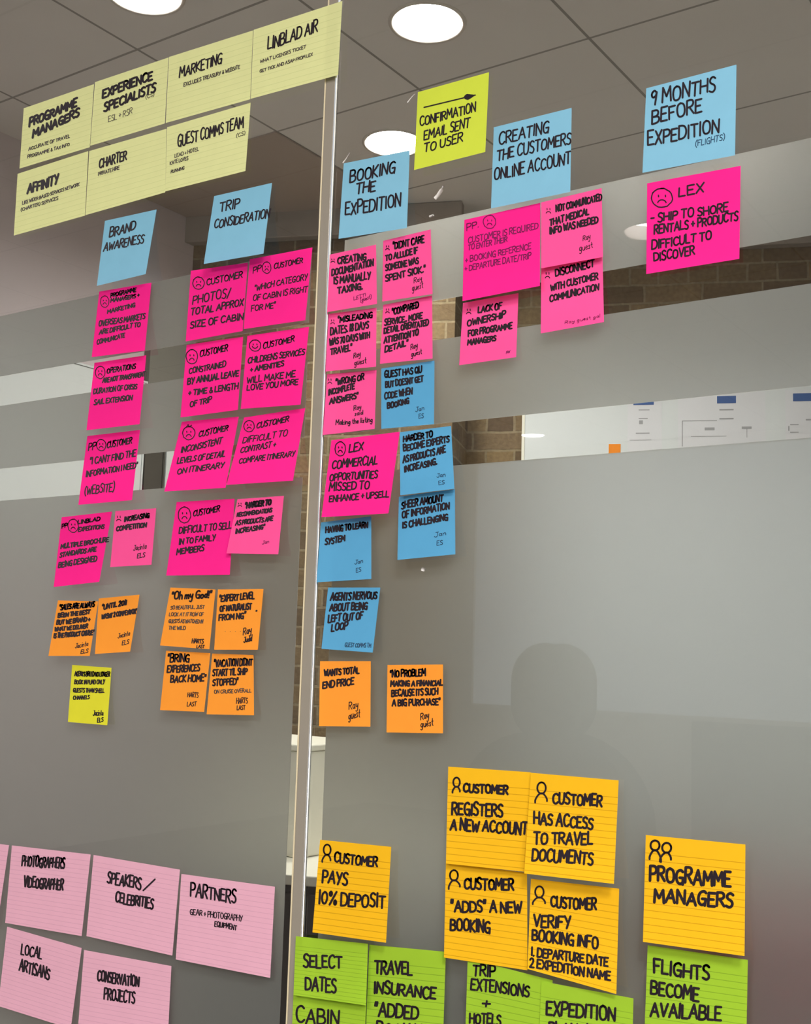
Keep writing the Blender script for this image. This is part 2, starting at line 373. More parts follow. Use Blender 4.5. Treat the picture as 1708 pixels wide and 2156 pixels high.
# ------------------------------------------------------------------ furniture and boards beyond the glass
def at_wall(x, y, off):
    d = ray(x, y); t = ((P0+N*off-CAM).dot(N))/d.dot(N); return CAM + d*t
def wall_sheet(name, px, off, mat, parent=None, th=.0008):
    (x0, y0), (x1, y1) = px
    a = at_wall(x0, y0, off); b = at_wall(x1, y0, off); c = at_wall((x0+x1)/2, y1, off)
    sa, sb = (a-P0).dot(U), (b-P0).dot(U); zt = (a.z+b.z)/2; zb = c.z
    return sheet_at(name, sa, sb, zb, zt, off, mat, parent, th)
def sheet_at(name, sa, sb, zb, zt, off, mat, parent=None, th=.0008):
    mb = MB().box((sa, off, zb), (sb, off+th, zt), (U, N, Vector((0, 0, 1))), P0)
    loc = None if parent is not None else wall_pt((sa+sb)/2, off, zb)
    return mb.build(name, mat, parent, loc)
WO = .35
sl = (at_wall(1099, 918, WO-.02)-P0).dot(U)
bz1 = at_wall(1300, 770, WO-.02).z; bz0 = at_wall(1300, 1800, WO-.02).z
bd = empty('whiteboard', wall_pt(sl, WO-.02, bz0), 'large whiteboard on the recessed brick wall, seen through the lower clear stripe', 'whiteboard')
sheet_at('panel', sl+.006, sl+2.4, bz0+.006, bz1-.006, WO-.02, M['board'], bd, .0195)
fr = MB()
for a, b in (((sl, WO-.024, bz0), (sl+2.406, WO-.0005, bz0+.012)), ((sl, WO-.024, bz1-.012), (sl+2.406, WO-.0005, bz1)), ((sl, WO-.024, bz0+.012), (sl+.012, WO-.0005, bz1-.012)), ((sl+2.394, WO-.024, bz0+.012), (sl+2.406, WO-.0005, bz1-.012))):
    fr.box(a, b, (U, N, Vector((0, 0, 1))), P0)
fr.build('frame', M['white'], bd)
def chart(label, quad, marks):
    c0 = wall_sheet('printed_chart', quad, WO-.0215, M['sheet'], None, .0008)
    tag(c0, label, 'chart', 'printed charts on the whiteboard')
    for nm, mk, q in marks:
        o = wall_sheet(nm, q, WO-.0223, M[mk], c0, .0006)
        if nm == 'header_box': o['label'] = 'navy blue header box'
chart('white printed chart with a navy header, nearest the left edge of the whiteboard', ((1322, 837), (1394, 1010)), [
    ('header_box', 'navy', ((1334, 840.5), (1377, 852.5))), ('text_line', 'print_grey', ((1345, 862), (1368, 864))), ('text_line', 'print_grey', ((1345, 880), (1364, 882))),
    ('picture_box', 'print_grey', ((1346, 885), (1354, 893))), ('text_line', 'print_grey', ((1339, 911), (1368, 913))), ('text_line', 'print_grey', ((1326, 926), (1372, 927)))])
chart('white printed flow chart with a navy header, middle one on the whiteboard', ((1428, 826), (1612, 1010)), [
    ('header_box', 'navy', ((1510, 833.5), (1550, 849))), ('text_line', 'print_grey', ((1515, 861), (1545, 864))), ('text_line', 'print_grey', ((1515, 880), (1545, 883))),
    ('connector_line', 'print_grey', ((1436, 885), (1510, 886.6))), ('connector_line', 'print_grey', ((1436, 886.6), (1438, 940))), ('text_line', 'print_grey', ((1484, 900), (1505, 906))),
    ('text_line', 'print_grey', ((1562, 898), (1583, 903))), ('connector_line', 'print_grey', ((1572.3, 903), (1573.6, 921))), ('text_line', 'print_grey', ((1455, 918), (1530, 919)))])
c3 = ((1654, 820), (1790, 1010))
chart('white printed chart with a navy header, rightmost on the whiteboard, cut by the photo edge', c3, [
    ('header_box', 'navy', ((1670, 828), (1712, 844.5))), ('text_line', 'print_grey', ((1697, 882), (1730, 885))), ('text_line', 'print_grey', ((1664, 893), (1682, 895))), ('text_line', 'print_grey', ((1664, 909), (1682, 911))), ('text_line', 'print_grey', ((1660, 897), (1662.5, 907)))])
o = wall_sheet('sticky_note', ((1282, 935), (1307, 957)), WO-.0216, M['orange']); tag(o, 'small blank orange sticky note on the distant whiteboard', 'sticky note')

# counter with a white box standing on it, in the gap beside the joint profile
CZ = .74
A = at_z(640, 1844, CZ); s0 = (A-P0).dot(U); o0 = (A-P0).dot(N)
cb = empty('counter', (A.x, A.y, 0), 'white topped counter with dark brown front, in the gap beside the joint', 'counter')
AX = (U, N, Vector((0, 0, 1)))
bevel(MB().box((s0-.45, o0, CZ-.028), (s0+.55, o0+.62, CZ), AX, P0).build('worktop', M['white'], cb), .003)
MB().box((s0-.43, o0+.02, 0), (s0+.53, o0+.60, CZ-.0285), AX, P0).build('cabinet', M['dark'], cb)
for k in (0, 1):
    d = bevel(MB().box((s0-.42+k*.475, o0+.004, .06), (s0+.045+k*.475, o0+.0195, CZ-.05), AX, P0).build('door', M['dark'], cb), .002)
    MB().box((s0+(.02 if k == 0 else .075), o0-.012, .45), (s0+(.03 if k == 0 else .085), o0+.0035, .58), AX, P0).build('handle', M['steel'], d)
B = at_z(668, 1796, CZ); zt = CZ + .332
bx = empty('storage_box', (B.x-.12, B.y+.08, CZ), 'upright white box standing on the counter, in the gap beside the joint', 'box')
bevel(MB().box((B.x-.34, B.y-.12, CZ+.0005), (B.x+.03, B.y+.2, zt-.02)).build('body', M['white'], bx), .006)
bevel(MB().box((B.x-.345, B.y-.125, zt-.0198), (B.x+.035, B.y+.205, zt)).build('lid', M['white'], bx), .004)

# white display panels on the end wall, a charcoal gap between them
XF = XL+.03
def wall_panel(label, p0, p1, ytop, ybot, mat):
    y0, y1 = at_x(p0, 985, XF).y, at_x(p1, 985, XF).y; xm = (p0+p1)/2
    z1, z0 = at_x(xm, ytop, XF).z, at_x(xm, ybot, XF).z
    t = empty('wall_panel', (XL+.015, (y0+y1)/2, z0), label, 'panel')
    bevel(MB().box((XL+.006, y0+.008, z0+.008), (XF, y1-.008, z1-.008)).build('face', mat, t), .002)
    e = MB()
    for a, b in (((y0, z0), (y1, z0+.0075)), ((y0, z1-.0075), (y1, z1)), ((y0, z0+.0075), (y0+.0075, z1-.0075)), ((y1-.0075, z0+.0075), (y1, z1-.0075))): e.box((XL+.001, a[0], a[1]), (XF+.004, b[0], b[1]))
    e.build('edge_frame', mat, t)
wall_panel('tall white panel on the end wall at the far left, seen through both clear stripes', -170, 300, 735, 1120, M['board'])
wall_panel('narrow charcoal panel between two white panels in the lower clear stripe', 303, 345, 900, 1120, M['charcoal'])
wall_panel('low white panel right of the narrow charcoal panel', 348, 470, 900, 1120, M['board'])

wall_panel('added grey board imitating shade on the wall, above the low white panel, in the upper clear stripe', 301, 405, 690, 890, M['shade_grey'])  # shade on the end wall, put in as a dark board

# maroon chairs behind the lower right of the film
def chair(x, y, rot, label):
    t = empty('office_chair', (x, y, 0), label, 'chair', 'maroon chairs behind the frosted film')
    R_ = Matrix.Rotation(rot, 3, 'Z')
    def P(v): return Vector((x, y, 0)) + R_ @ Vector(v)
    def rb(a, b, name, mat, bv=.03):
        m = MB().box(a, b); m.v = [P(v) for v in m.v]; return bevel(m.build(name, mat, t), bv, 4)
    rb((-.24, -.23, .43), (.24, .23, .50), 'seat', M['maroon']); rb((-.23, .20, .52), (.23, .26, .98), 'backrest', M['maroon'], .028)
    for sx in (-1, 1):
        for sy in (-1, 1):
            MB().tube([P((sx*.2, sy*.19, .43)), P((sx*.22, sy*.22, 0))], .013).build('leg', M['steel'], t, smooth=True)
        MB().tube([P((sx*.17, .21, .46)), P((sx*.17, .262, .60))], .012).build('back_support', M['steel'], t, smooth=True)
chair(-.46, .66, .35, 'maroon upholstered chair blurred behind the film at the lower right')
chair(.35, .8, -.2, 'maroon upholstered chair behind the film, just beyond the right photo edge')
# dark furniture added in the near room to give the film faint mirror images
def tall_chair(x, y, rot, label):
    t = empty('stand_in_chair', (x, y, 0), label, 'chair', 'added tall black chairs of the near room')
    R_ = Matrix.Rotation(rot, 3, 'Z')
    def rb(a, b, name, bv, mat='black'):
        
        q = MB()                                        # a pad with rounded outline, extruded front to back
        x0, y0, z0 = a; x1, y1, z1 = b; flat = (z1-z0) < .12
        A, B = ((x0, x1), (y0, y1)) if flat else ((x0, x1), (z0, z1)); r = min(bv*1.6, (A[1]-A[0])/2.01, (B[1]-B[0])/2.01); out = []
        for cx, cy, st in ((A[1]-r, B[1]-r, 0), (A[0]+r, B[1]-r, 1), (A[0]+r, B[0]+r, 2), (A[1]-r, B[0]+r, 3)):
            for i in range(9): g = math.pi/2*(st+i/8); out.append((cx+r*math.cos(g), cy+r*math.sin(g)))
        k = len(out); lo, hi = (z0, z1) if flat else (y0, y1)
        vs = [((p[0], p[1], e) if flat else (p[0], e, p[1])) for e in (lo, hi) for p in out]
        q.add(vs, [tuple(range(k)), tuple(reversed(range(k, 2*k)))]+[(i, (i+1) % k, k+(i+1) % k, k+i) for i in range(k)])
        q.v = [Vector((x, y, 0)) + R_ @ v for v in q.v]; return bevel(q.build(name, M[mat], t), .02, 4)
    rb((-.25, -.24, .44), (.25, .24, .53), 'seat', .04); rb((-.22, .2, .58), (.22, .29, 1.16), 'backrest', .12); rb((-.082, .2, 1.165), (.082, .29, 1.38), 'headrest', .1)
    MB().tube([(x, y, .4395), (x, y, .09)], .03).build('column', M['steel'], t, smooth=True)
    for k in range(5):
        a = 2*math.pi*k/5+rot; ex, ey = x+.3*math.cos(a), y+.3*math.sin(a)
        lg = MB().tube([(x, y, .09), (ex, ey, .07)], .018).build('leg', M['steel'], t, smooth=True)
        MB().tube([(ex-.012*math.sin(a), ey+.012*math.cos(a), .029), (ex+.012*math.sin(a), ey-.012*math.cos(a), .029)], .028, 14).build('castor', M['black'], lg)
tall_chair(-1.28, -1.62, 0, 'added tall black chair standing in for a figure mirrored in the right film')  # added so that its dark shape shows in the glass
tall_chair(-.02, -1.9, 0, 'added tall black chair with headrest, nearer the right side wall')
dv = bevel(MB().box((-1.35, -2.5, .0005), (1.2, -2.45, 1.17)).build('added_divider', M['black'], None, (0, -2.47, 0)), .006)  # added to give the glass a dark band to mirror
tag(dv, 'added dark free-standing desk divider in the near room, mirrored in the right film', 'divider')
# wide table beyond the film
t = empty('meeting_table', (.1, 1.75, 0), 'white meeting table behind the frosted film of the right pane', 'table')
bevel(MB().box((-.8, 1.3, .71), (1.6, 2.2, .74)).build('tabletop', M['white'], t), .004)
for x in (-.7, 1.5):
    for y in (1.4, 2.1): MB().tube([(x, y, .7095), (x, y, 0)], .022).build('leg', M['steel'], t, smooth=True)

# ------------------------------------------------------------------ handwriting: single-stroke capitals drawn with a marker
def c(*p): return ('c', [tuple(q) for q in p])
def s(*p): return ('s', [tuple(q) for q in p])
G = {
'A': (.8, [s((0, 0), (.42, 1), (.8, 0)), s((.14, .36), (.68, .36))]),
'B': (.68, [s((0, 0), (0, 1)), c((0, 1), (.5, 1), (.62, .78), (.5, .54), (.05, .52)), c((.05, .52), (.62, .5), (.72, .2), (.5, 0), (0, 0))]),
'C': (.7, [c((.7, .86), (.5, 1.04), (.12, .9), (0, .5), (.12, .08), (.45, -.04), (.72, .16))]),
'D': (.72, [s((0, 0), (0, 1)), c((0, 1), (.5, .98), (.74, .7), (.74, .3), (.5, .02), (0, 0))]),
'E': (.58, [s((.58, 1), (0, 1), (0, 0), (.6, 0)), s((0, .52), (.46, .52))]),
'F': (.56, [s((.58, 1), (0, 1), (0, 0)), s((0, .52), (.44, .52))]),
'G': (.74, [c((.68, .88), (.5, 1.04), (.12, .9), (0, .5), (.12, .08), (.4, -.05), (.66, .1)), s((.36, .44), (.7, .44), (.66, -.06))]),
'H': (.7, [s((0, 0), (0, 1)), s((.7, 0), (.7, 1)), s((0, .5), (.7, .5))]),
'I': (.12, [s((.06, 0), (.06, 1))]),
'J': (.5, [c((.48, 1), (.48, .3), (.4, .02), (.16, -.04), (0, .2)), s((.2, 1), (.66, 1))]),
'K': (.64, [s((0, 0), (0, 1)), s((.6, 1), (.03, .45), (.64, 0))]),
'L': (.54, [s((0, 1), (0, 0), (.54, 0))]),
'M': (.86, [s((0, 0), (.06, 1), (.42, .35), (.78, 1), (.86, 0))]),
'N': (.7, [s((0, 0), (.02, 1), (.66, 0), (.7, 1))]),
'O': (.78, [c((.36, 1), (.1, .92), (0, .5), (.12, .06), (.4, -.02), (.7, .1), (.78, .5), (.68, .92), (.34, 1.02))]),
'P': (.6, [s((0, 0), (0, 1)), c((0, 1), (.5, 1.02), (.66, .78), (.52, .5), (.02, .46))]),
'Q': (.8, [c((.36, 1), (.1, .92), (0, .5), (.12, .06), (.4, -.02), (.7, .1), (.78, .5), (.68, .92), (.34, 1.02)), s((.5, .25), (.84, -.08))]),
'R': (.64, [s((0, 0), (0, 1)), c((0, 1), (.5, 1.02), (.64, .78), (.5, .54), (.02, .48)), s((.24, .5), (.66, 0))]),
'S': (.58, [c((.58, .9), (.34, 1.06), (.04, .9), (.06, .62), (.5, .46), (.6, .16), (.34, -.06), (0, .08))]),
'T': (.68, [s((0, 1), (.7, 1)), s((.35, 1), (.33, 0))]),
'U': (.68, [c((0, 1), (0, .3), (.1, -.02), (.46, -.06), (.66, .2), (.68, 1))]),
'V': (.7, [s((0, 1), (.35, 0), (.7, 1))]),
'W': (.92, [s((0, 1), (.2, 0), (.46, .72), (.68, 0), (.92, 1))]),
'X': (.64, [s((0, 1), (.64, 0)), s((.62, 1), (.02, 0))]),
'Y': (.66, [s((0, 1), (.32, .48)), s((.66, 1), (.22, -.06))]),
'Z': (.62, [s((0, 1), (.6, 1), (0, 0), (.64, 0))]),
'0': (.66, [c((.32, 1), (.05, .85), (0, .4), (.2, 0), (.5, .05), (.66, .5), (.55, .92), (.3, 1.02))]),
'1': (.14, [s((.07, 0), (.07, 1))]),
'2': (.58, [c((0, .8), (.2, 1.02), (.52, .9), (.48, .55), (.1, .1), (0, 0)), s((0, 0), (.6, 0))]),
'7': (.56, [s((0, 1), (.56, 1), (.2, 0))]),
'8': (.6, [c((.3, .54), (.02, .72), (.2, 1.02), (.52, .9), (.5, .62), (.05, .36), (.1, 0), (.5, 0), (.58, .3), (.3, .54))]),
'9': (.56, [c((.54, .8), (.3, 1.04), (0, .8), (.14, .5), (.46, .58), (.54, .86)), s((.54, .86), (.42, 0))]),
'%': (.9, [s((.86, 1), (.1, 0)), c((.2, 1), (.04, .9), (.1, .66), (.3, .7), (.32, .94), (.18, 1)), c((.76, .36), (.62, .28), (.66, .02), (.86, .04), (.88, .28), (.74, .36))]),
'+': (.5, [s((.25, .15), (.25, .75)), s((0, .45), (.5, .45))]),
'&': (.66, [c((.66, .1), (.3, .7), (.2, .95), (.42, 1), (.46, .8), (.05, .3), (.2, -.02), (.5, .08), (.62, .4))]),
'/': (.4, [s((0, -.1), (.44, 1.1))]),
'-': (.4, [s((0, .45), (.4, .45))]),
'.': (.1, [s((.04, .0), (.07, .06))]),
',': (.1, [s((.08, .08), (.0, -.16))]),
'!': (.12, [s((.06, .3), (.08, 1)), s((.05, .0), (.07, .04))]),
"'": (.1, [s((.06, 1.05), (.03, .8))]),
'"': (.26, [s((.04, 1.08), (.0, .78)), s((.22, 1.08), (.18, .78))]),
'(': (.26, [c((.26, 1.15), (.0, .8), (.0, .2), (.24, -.18))]),
')': (.26, [c((.0, 1.15), (.26, .8), (.26, .2), (.0, -.18))]),
'c': (.44, [c((.42, .5), (.2, .64), (0, .4), (.06, .05), (.24, -.04), (.44, .1))]),
'a': (.5, [c((.46, .5), (.2, .6), (0, .3), (.14, 0), (.4, .1), (.47, .5)), s((.47, .55), (.5, 0))]),
'd': (.5, [c((.46, .5), (.2, .6), (0, .3), (.14, 0), (.4, .1), (.47, .5)), s((.48, 1.05), (.5, 0))]),
'e': (.46, [c((0, .3), (.4, .32), (.42, .55), (.16, .6), (0, .3), (.14, 0), (.46, .1))]),
'g': (.5, [c((.46, .5), (.2, .6), (0, .3), (.14, 0), (.4, .1), (.47, .5)), c((.47, .55), (.46, -.3), (.2, -.46), (0, -.3))]),
'h': (.46, [s((0, 1.05), (0, 0)), c((0, .4), (.25, .62), (.44, .5), (.46, 0))]),
'i': (.08, [s((.04, .6), (.04, 0)), s((.04, .85), (.05, .9))]),
'j': (.3, [c((.25, .6), (.24, -.3), (.1, -.46), (-.1, -.3)), s((.26, .85), (.27, .9))]),
'k': (.42, [s((0, 1.05), (0, 0)), s((.4, .6), (.02, .28), (.44, 0))]),
'm': (.7, [s((0, .6), (0, 0)), c((0, .4), (.2, .64), (.34, .5), (.35, 0)), c((.35, .4), (.52, .64), (.68, .5), (.7, 0))]),
'n': (.46, [s((0, .6), (0, 0)), c((0, .4), (.25, .62), (.44, .5), (.46, 0))]),
'o': (.48, [c((.22, .6), (0, .5), (0, .1), (.25, -.02), (.48, .2), (.44, .55), (.2, .6))]),
's': (.36, [c((.36, .5), (.16, .64), (.04, .45), (.34, .2), (.2, -.02), (0, .08))]),
't': (.34, [c((.16, 1), (.16, .1), (.34, 0)), s((0, .62), (.34, .62))]),
'u': (.46, [c((0, .6), (.02, .05), (.3, 0), (.45, .3)), s((.46, .6), (.48, 0))]),
'y': (.46, [c((0, .6), (.06, .2), (.3, .15), (.45, .5)), c((.46, .6), (.4, -.3), (.2, -.46), (0, -.35))]),
'r': (.34, [s((0, .6), (0, 0)), c((0, .35), (.16, .6), (.34, .56))]),
'l': (.1, [s((.05, 1.05), (.05, 0))]),
}
def smooth_pts(kind, pts):
    if kind == 's': return pts
    for _ in range(2):
        q = [pts[0]]
        for a, b in zip(pts, pts[1:]):
            q += [(a[0]*.75+b[0]*.25, a[1]*.75+b[1]*.25), (a[0]*.25+b[0]*.75, a[1]*.25+b[1]*.75)]
        q.append(pts[-1]); pts = q
    return pts

class Ink:
    # collects marker strokes in note coordinates; every stroke segment is a little rounded ribbon lying on the note
    def __init__(s_, note): s_.n = note; s_.v = []; s_.f = []
    def seg(s_, a, b, r):
        ax, ay = a; bx, by = b; th = math.atan2(by-ay, bx-ax); n0 = len(s_.v)
        for k in range(4):
            q = th+math.pi/2+math.pi*k/3; s_.v.append(s_.n.place(ax+r*math.cos(q), ay+r*math.sin(q)))
        for k in range(4):
            q = th-math.pi/2+math.pi*k/3; s_.v.append(s_.n.place(bx+r*math.cos(q), by+r*math.sin(q)))
        s_.f.append(tuple(range(n0+7, n0-1, -1)))
    def line(s_, pts, r):
        for a, b in zip(pts, pts[1:]): s_.seg(a, b, r)
    def text(s_, txt, x0, y0, x1, y1, h, r, rnd):
        adv = 0; lay = []
        gap = .2
        for ch in txt:
            if ch == ' ': adv += .36; continue
            wd, st = G[ch] if ch in G else G[ch.upper()]
            lay.append((adv, wd, st)); adv += wd+gap
        adv -= gap
        L = math.hypot(x1-x0, y1-y0); sx = L/max(adv, .05); dx, dy = (x1-x0)/L, (y1-y0)/L
        ux, uy = s_.n.updir
        slant = rnd.uniform(-.04, .06)
        for a, wd, st in lay:
            jy = rnd.uniform(-.06, .06)*h; js = rnd.uniform(.9, 1.08); jr = rnd.uniform(-.06, .06)
            for kind, pts in st:
                q = []
                for (gx, gy) in smooth_pts(kind, pts):
                    X = (a+gx+(gy-.5)*(jr+slant)*.8)*sx; Yv = gy*h*js+jy
                    q.append((x0+dx*X+ux*Yv, y0+dy*X+uy*Yv))
                s_.line(q, r)
    def arc(s_, cx, cy, rx, ry, a0, a1, r, n=16, wob=0, rnd=None):
        pts = []
        for i in range(n+1):
            a = a0+(a1-a0)*i/n; k = 1+(rnd.uniform(-wob, wob) if rnd else 0)
            pts.append((cx+rx*k*math.cos(a), cy-ry*k*math.sin(a)))
        s_.line(pts, r)
    def build(s_, name, mat, parent):
        if s_.v: return mesh(name, s_.v, s_.f, mat, parent)

class Note:
    # a sheet stuck to the front of the glass along its top; the free lower part stands a few millimetres off
    def __init__(s_, name, quad, mat, label, cat, group, layer=0, lift=.004, seed=0, bend=0.):
        s_.q = quad; s_.y0 = .0012+layer*.0011; s_.lift = lift; s_.bend = bend
        (ax, ay), (bx, by), (cx, cy), (dx, dy) = quad
        ux, uy = (ax+bx-cx-dx)/2, (ay+by-cy-dy)/2; L = math.hypot(ux, uy); s_.updir = (ux/L, uy/L)
        NU, NV = 10, 12; vs = []; uvs = []; fs = []
        for j in range(NV+1):
            for i in range(NU+1):
                u, v = i/NU, j/NV; vs.append(s_.pt(u, v)); uvs.append((u, v))
        for j in range(NV):
            for i in range(NU):
                k = j*(NU+1)+i; fs.append((k, k+NU+1, k+NU+2, k+1))
        top = (Vector(vs[0])+Vector(vs[NU]))/2
        s_.o = mesh(name, vs, fs, mat, None, top, uvs, smooth=True); tag(s_.o, label, cat, group)
        s_.rnd = random.Random(seed)
    def px(s_, u, v):
        (ax, ay), (bx, by), (cx, cy), (dx, dy) = s_.q
        return ((1-v)*((1-u)*ax+u*bx)+v*((1-u)*dx+u*cx), (1-v)*((1-u)*ay+u*by)+v*((1-u)*dy+u*cy))
    def off(s_, u, v):
        k = max(0., (v-.18)/.82)
        return s_.y0 + s_.lift*k**1.5*(1+s_.bend*(u-.5)*2)
    def pt(s_, u, v, e=0.):
        x, y = s_.px(u, v); return at_y(x, y, -(s_.off(u, v)+e))
    def place(s_, x, y):
        u, v = .5, .5
        (ax, ay), (bx, by), (cx, cy), (dx, dy) = s_.q
        for _ in range(5):
            X, Y = s_.px(u, v)
            ju = ((1-v)*(bx-ax)+v*(cx-dx), (1-v)*(by-ay)+v*(cy-dy)); jv = ((1-u)*(dx-ax)+u*(cx-bx), (1-u)*(dy-ay)+u*(cy-by))
            det = ju[0]*jv[1]-ju[1]*jv[0]; ex, ey = x-X, y-Y
            u += (ex*jv[1]-ey*jv[0])/det; v += (ju[0]*ey-ju[1]*ex)/det
        return at_y(x, y, -(s_.off(min(max(u, 0), 1), min(max(v, 0), 1))+.0003))

def face(note, kind, cx, cy, rx, ry, r, ink):
    k = Ink(note); rn = note.rnd
    if kind in ('sad', 'smile', 'tuft'):
        k.arc(cx, cy, rx, ry, 1.4, 1.4+2*math.pi+.25, r, 22, .04, rn)
        for sx in (-1, 1): k.seg((cx+sx*rx*.33, cy-ry*.28), (cx+sx*rx*.33+.3, cy-ry*.12), r*1.1)
        if kind == 'smile': k.arc(cx, cy-ry*.02, rx*.5, ry*.5, math.pi+.3, 2*math.pi-.3, r, 8)
        else: k.arc(cx, cy+ry*.62, rx*.42, ry*.42, .3, math.pi-.3, r, 8)
        if kind == 'tuft': k.line([(cx-rx*.4, cy-ry*.9), (cx-.1*rx, cy-ry*1.3), (cx+rx*.1, cy-ry*.95), (cx+rx*.45, cy-ry*1.2)], r)
    else:                                               # small open face: two eyes and a mouth
        for sx in (-1, 1): k.seg((cx+sx*rx*.5, cy-ry*.8), (cx+sx*rx*.5+.3, cy-ry*.3), r)
        k.arc(cx, cy+ry*.8, rx*.8, ry*.6, .2, math.pi-.2, r, 7)
    k.build('face_drawing', M[ink], note.o)
def figure(note, cx, cy, rx, ry, fx0, fy0, fx1, fy1, r):
    k = Ink(note)
    k.arc(cx, cy, rx, ry, 0, 2*math.pi+.2, r, 16)
    ny = cy+ry
    P = lambda t, x, y: (cx+(x-cx)*min(1, t*1.25)**.75, ny-1+(y-ny)*t**1.5)
    for (x, y) in ((fx0, fy0), (fx1, fy1)): k.line([P(i/6, x, y) for i in range(7)], r)
    k.build('person_drawing', M['ink'], note.o)

# ------------------------------------------------------------------ the notes: corners as seen (TL TR BR BL), writing by baseline
NN = [0]; BOLD = 1.2
def note(name, mat, quad, label, group, lines, w=2.4, layer=0, lift=.004, bend=0., faces=(), figs=(), sig=(), inkm='ink', arrow=None):
    NN[0] += 1
    cat = 'index card' if name == 'index_card' else 'sticky note'
    q = [(quad[i], quad[i+1]) for i in range(0, 8, 2)]
    n = Note(name, q, M[mat], label, cat, group, layer, lift, 100+NN[0], bend)
    k = Ink(n); faint = {}
    for ln in lines:
        t, x0, y0, x1, y1, h = ln[:6]
        wd = ln[6] if len(ln) > 6 else w
        if h < 17: h *= .92
        if len(ln) > 7:
            kk = faint.setdefault(len(faint), (ln[7], Ink(n)))[1]; kk.text(t, x0, y0, x1, y1, h, wd/2, n.rnd)
        else: k.text(t, x0, y0, x1, y1, h, wd*BOLD/2, n.rnd)
    k.build('handwriting', M[inkm], n.o)
    for ik, kk in faint.values(): kk.build('small_writing', M[ik], n.o)['label'] = 'fainter small handwriting'
    if sig:
        kk = Ink(n)
        for t, x0, y0, x1, y1, h, wd in sig: kk.text(t, x0, y0, x1, y1, h, wd/2, n.rnd)
        kk.build('signature', M['ink'], n.o)
    for f in faces: face(n, f[0], f[1], f[2], f[3], f[4], (f[5] if len(f) > 5 else 2.)/2, f[6] if len(f) > 6 else inkm)
    for f in figs: figure(n, *f)
    if arrow:
        x0, y0, x1, y1 = arrow; kk = Ink(n); kk.seg((x0, y0), (x1, y1), 1.3)
        d = Vector((x1-x0, y1-y0)).normalized(); p = Vector((-d.y, d.x))
        for a in range(6):
            kk.seg(Vector((x1, y1))-d*(a*3), Vector((x1, y1))-d*(a*3+3.5), .6+a*1.1)
        kk.build('arrow_drawing', M['ink'], n.o)
    return n
S = 'sticky_note'; I = 'index_card'; sf = 'ink_soft'; pu = 'ink_purple'; ib = 'ink_blue'

# --- pale lime cards, top left
g = 'pale lime cards at the top of the left pane'
note(I, 'pale', (50,228,198,177,189,310,41,355), 'pale lime card reading PROGRAMME MANAGERS, leftmost of the top row', g,
  [('PROGRAMME',62,266,161,224,17,3.9),('MANAGERS',69,290,166,244,17,3.9),('ACCURATE OF TRAVEL',60,317,147,289,7,1.5,sf),('PROGRAMME & TAX INFO',58,333,146,307,7,1.5,sf)], layer=2, lift=.003)
note(I, 'pale', (200,173,355,121,347,260,190,307), 'pale lime card reading EXPERIENCE SPECIALISTS in the top row', g,
  [('EXPERIENCE',216,207,320,167,18,3.7),('SPECIALISTS',219,235,327,192,17,3.7),('(CS)',307,208,324,202,8,1.3,sf),('ESL + RSR',228,257,278,239,14,1.3,sf)], layer=2, lift=.003)
note(I, 'pale', (356,120,533,64,527,209,349,259), 'pale lime card reading MARKETING in the top row', g,
  [('MARKETING',378,163,467,133,21,2.6),('EXCLUDES TREASURY & WEBSITE',387,182,505,144,8,1.5,sf)], layer=2, lift=.003)
note(I, 'pale', (534,63,721,2,712,158,528,208), 'pale lime card at the right end of the top row, lapping over the clear joint', g,
  [('LINBLAD AIR',564,104,668,67,25,2.8),('WHAT LICENSES TICKET',548,133,644,101,7,1.4,sf),('GET TICK AND ASAP FROM LEX',547,153,658,117,7,1.4,sf)], layer=5, lift=.003)
note(I, 'pale', (37,366,186,318,179,454,29,496), 'pale lime card reading AFFINITY, leftmost of the lower row', g,
  [('AFFINITY',58,407,122,386,18,3.7),('LIKE WIDER BASED SERVICES NETWORK',47,431,167,391,7,1.5,sf),('(CHARTER) SERVICES',44,445,122,420,7,1.5,sf)], layer=1, lift=.003)
note(I, 'pale', (188,318,351,271,348,405,180,453), 'pale lime card reading CHARTER, middle of the lower row', g,
  [('CHARTER',209,355,266,336,20,2.8),('PRIVATE HIRE',207,370,251,356,8,1.6,sf)], layer=1, lift=.003)
note(I, 'pale', (352,268,528,216,517,360,348,403), 'pale lime card reading GUEST COMMS TEAM, right end of the lower row', g,
  [('GUEST COMMS TEAM',374,309,512,268,23,2.6),('(CS)',498,290,516,283,8,1.2,sf),('LEAD + HOTEL',368,332,418,317,8,1.4,sf),('KATE LOVES',358,347,396,336,8,1.4,sf),('RUNNING',360,365,388,356,7,1.4,sf)], layer=1, lift=.003)

# --- blue headings
g = 'light blue heading notes'
note(S, 'sky', (221,465,330,441,307,577,204,602), 'light blue sticky note reading BRAND AWARENESS', g, [('BRAND',230,500,284,483,20,2.6),('AWARENESS',218,529,302,511,17,2.4)], lift=.014, layer=1)
note(S, 'sky', (451,413,573,385,555,534,429,556), 'light blue sticky note reading TRIP CONSIDERATION', g, [('TRIP',462,446,503,437,19,2.5),('CONSIDERATION',451,481,567,458,18,2.4)], lift=.014, layer=3)
note(S, 'sky', (724,344,863,316,857,480,713,503), 'light blue sticky note reading BOOKING THE EXPEDITION', g, [('BOOKING',737,384,832,362,24,3),('THE',750,410,790,401,21,3),('EXPEDITION',727,453,843,435,26,3)], lift=.008, layer=2)
note(S, 'sky', (1040,268,1204,227,1201,404,1034,439), 'light blue sticky note reading CREATING THE CUSTOMERS ONLINE ACCOUNT', g, [('CREATING',1051,304,1156,278,24,2.8),('THE CUSTOMERS',1047,338,1202,303,23,2.8),('ONLINE ACCOUNT',1041,380,1201,343,24,2.8)], lift=.006, layer=1)
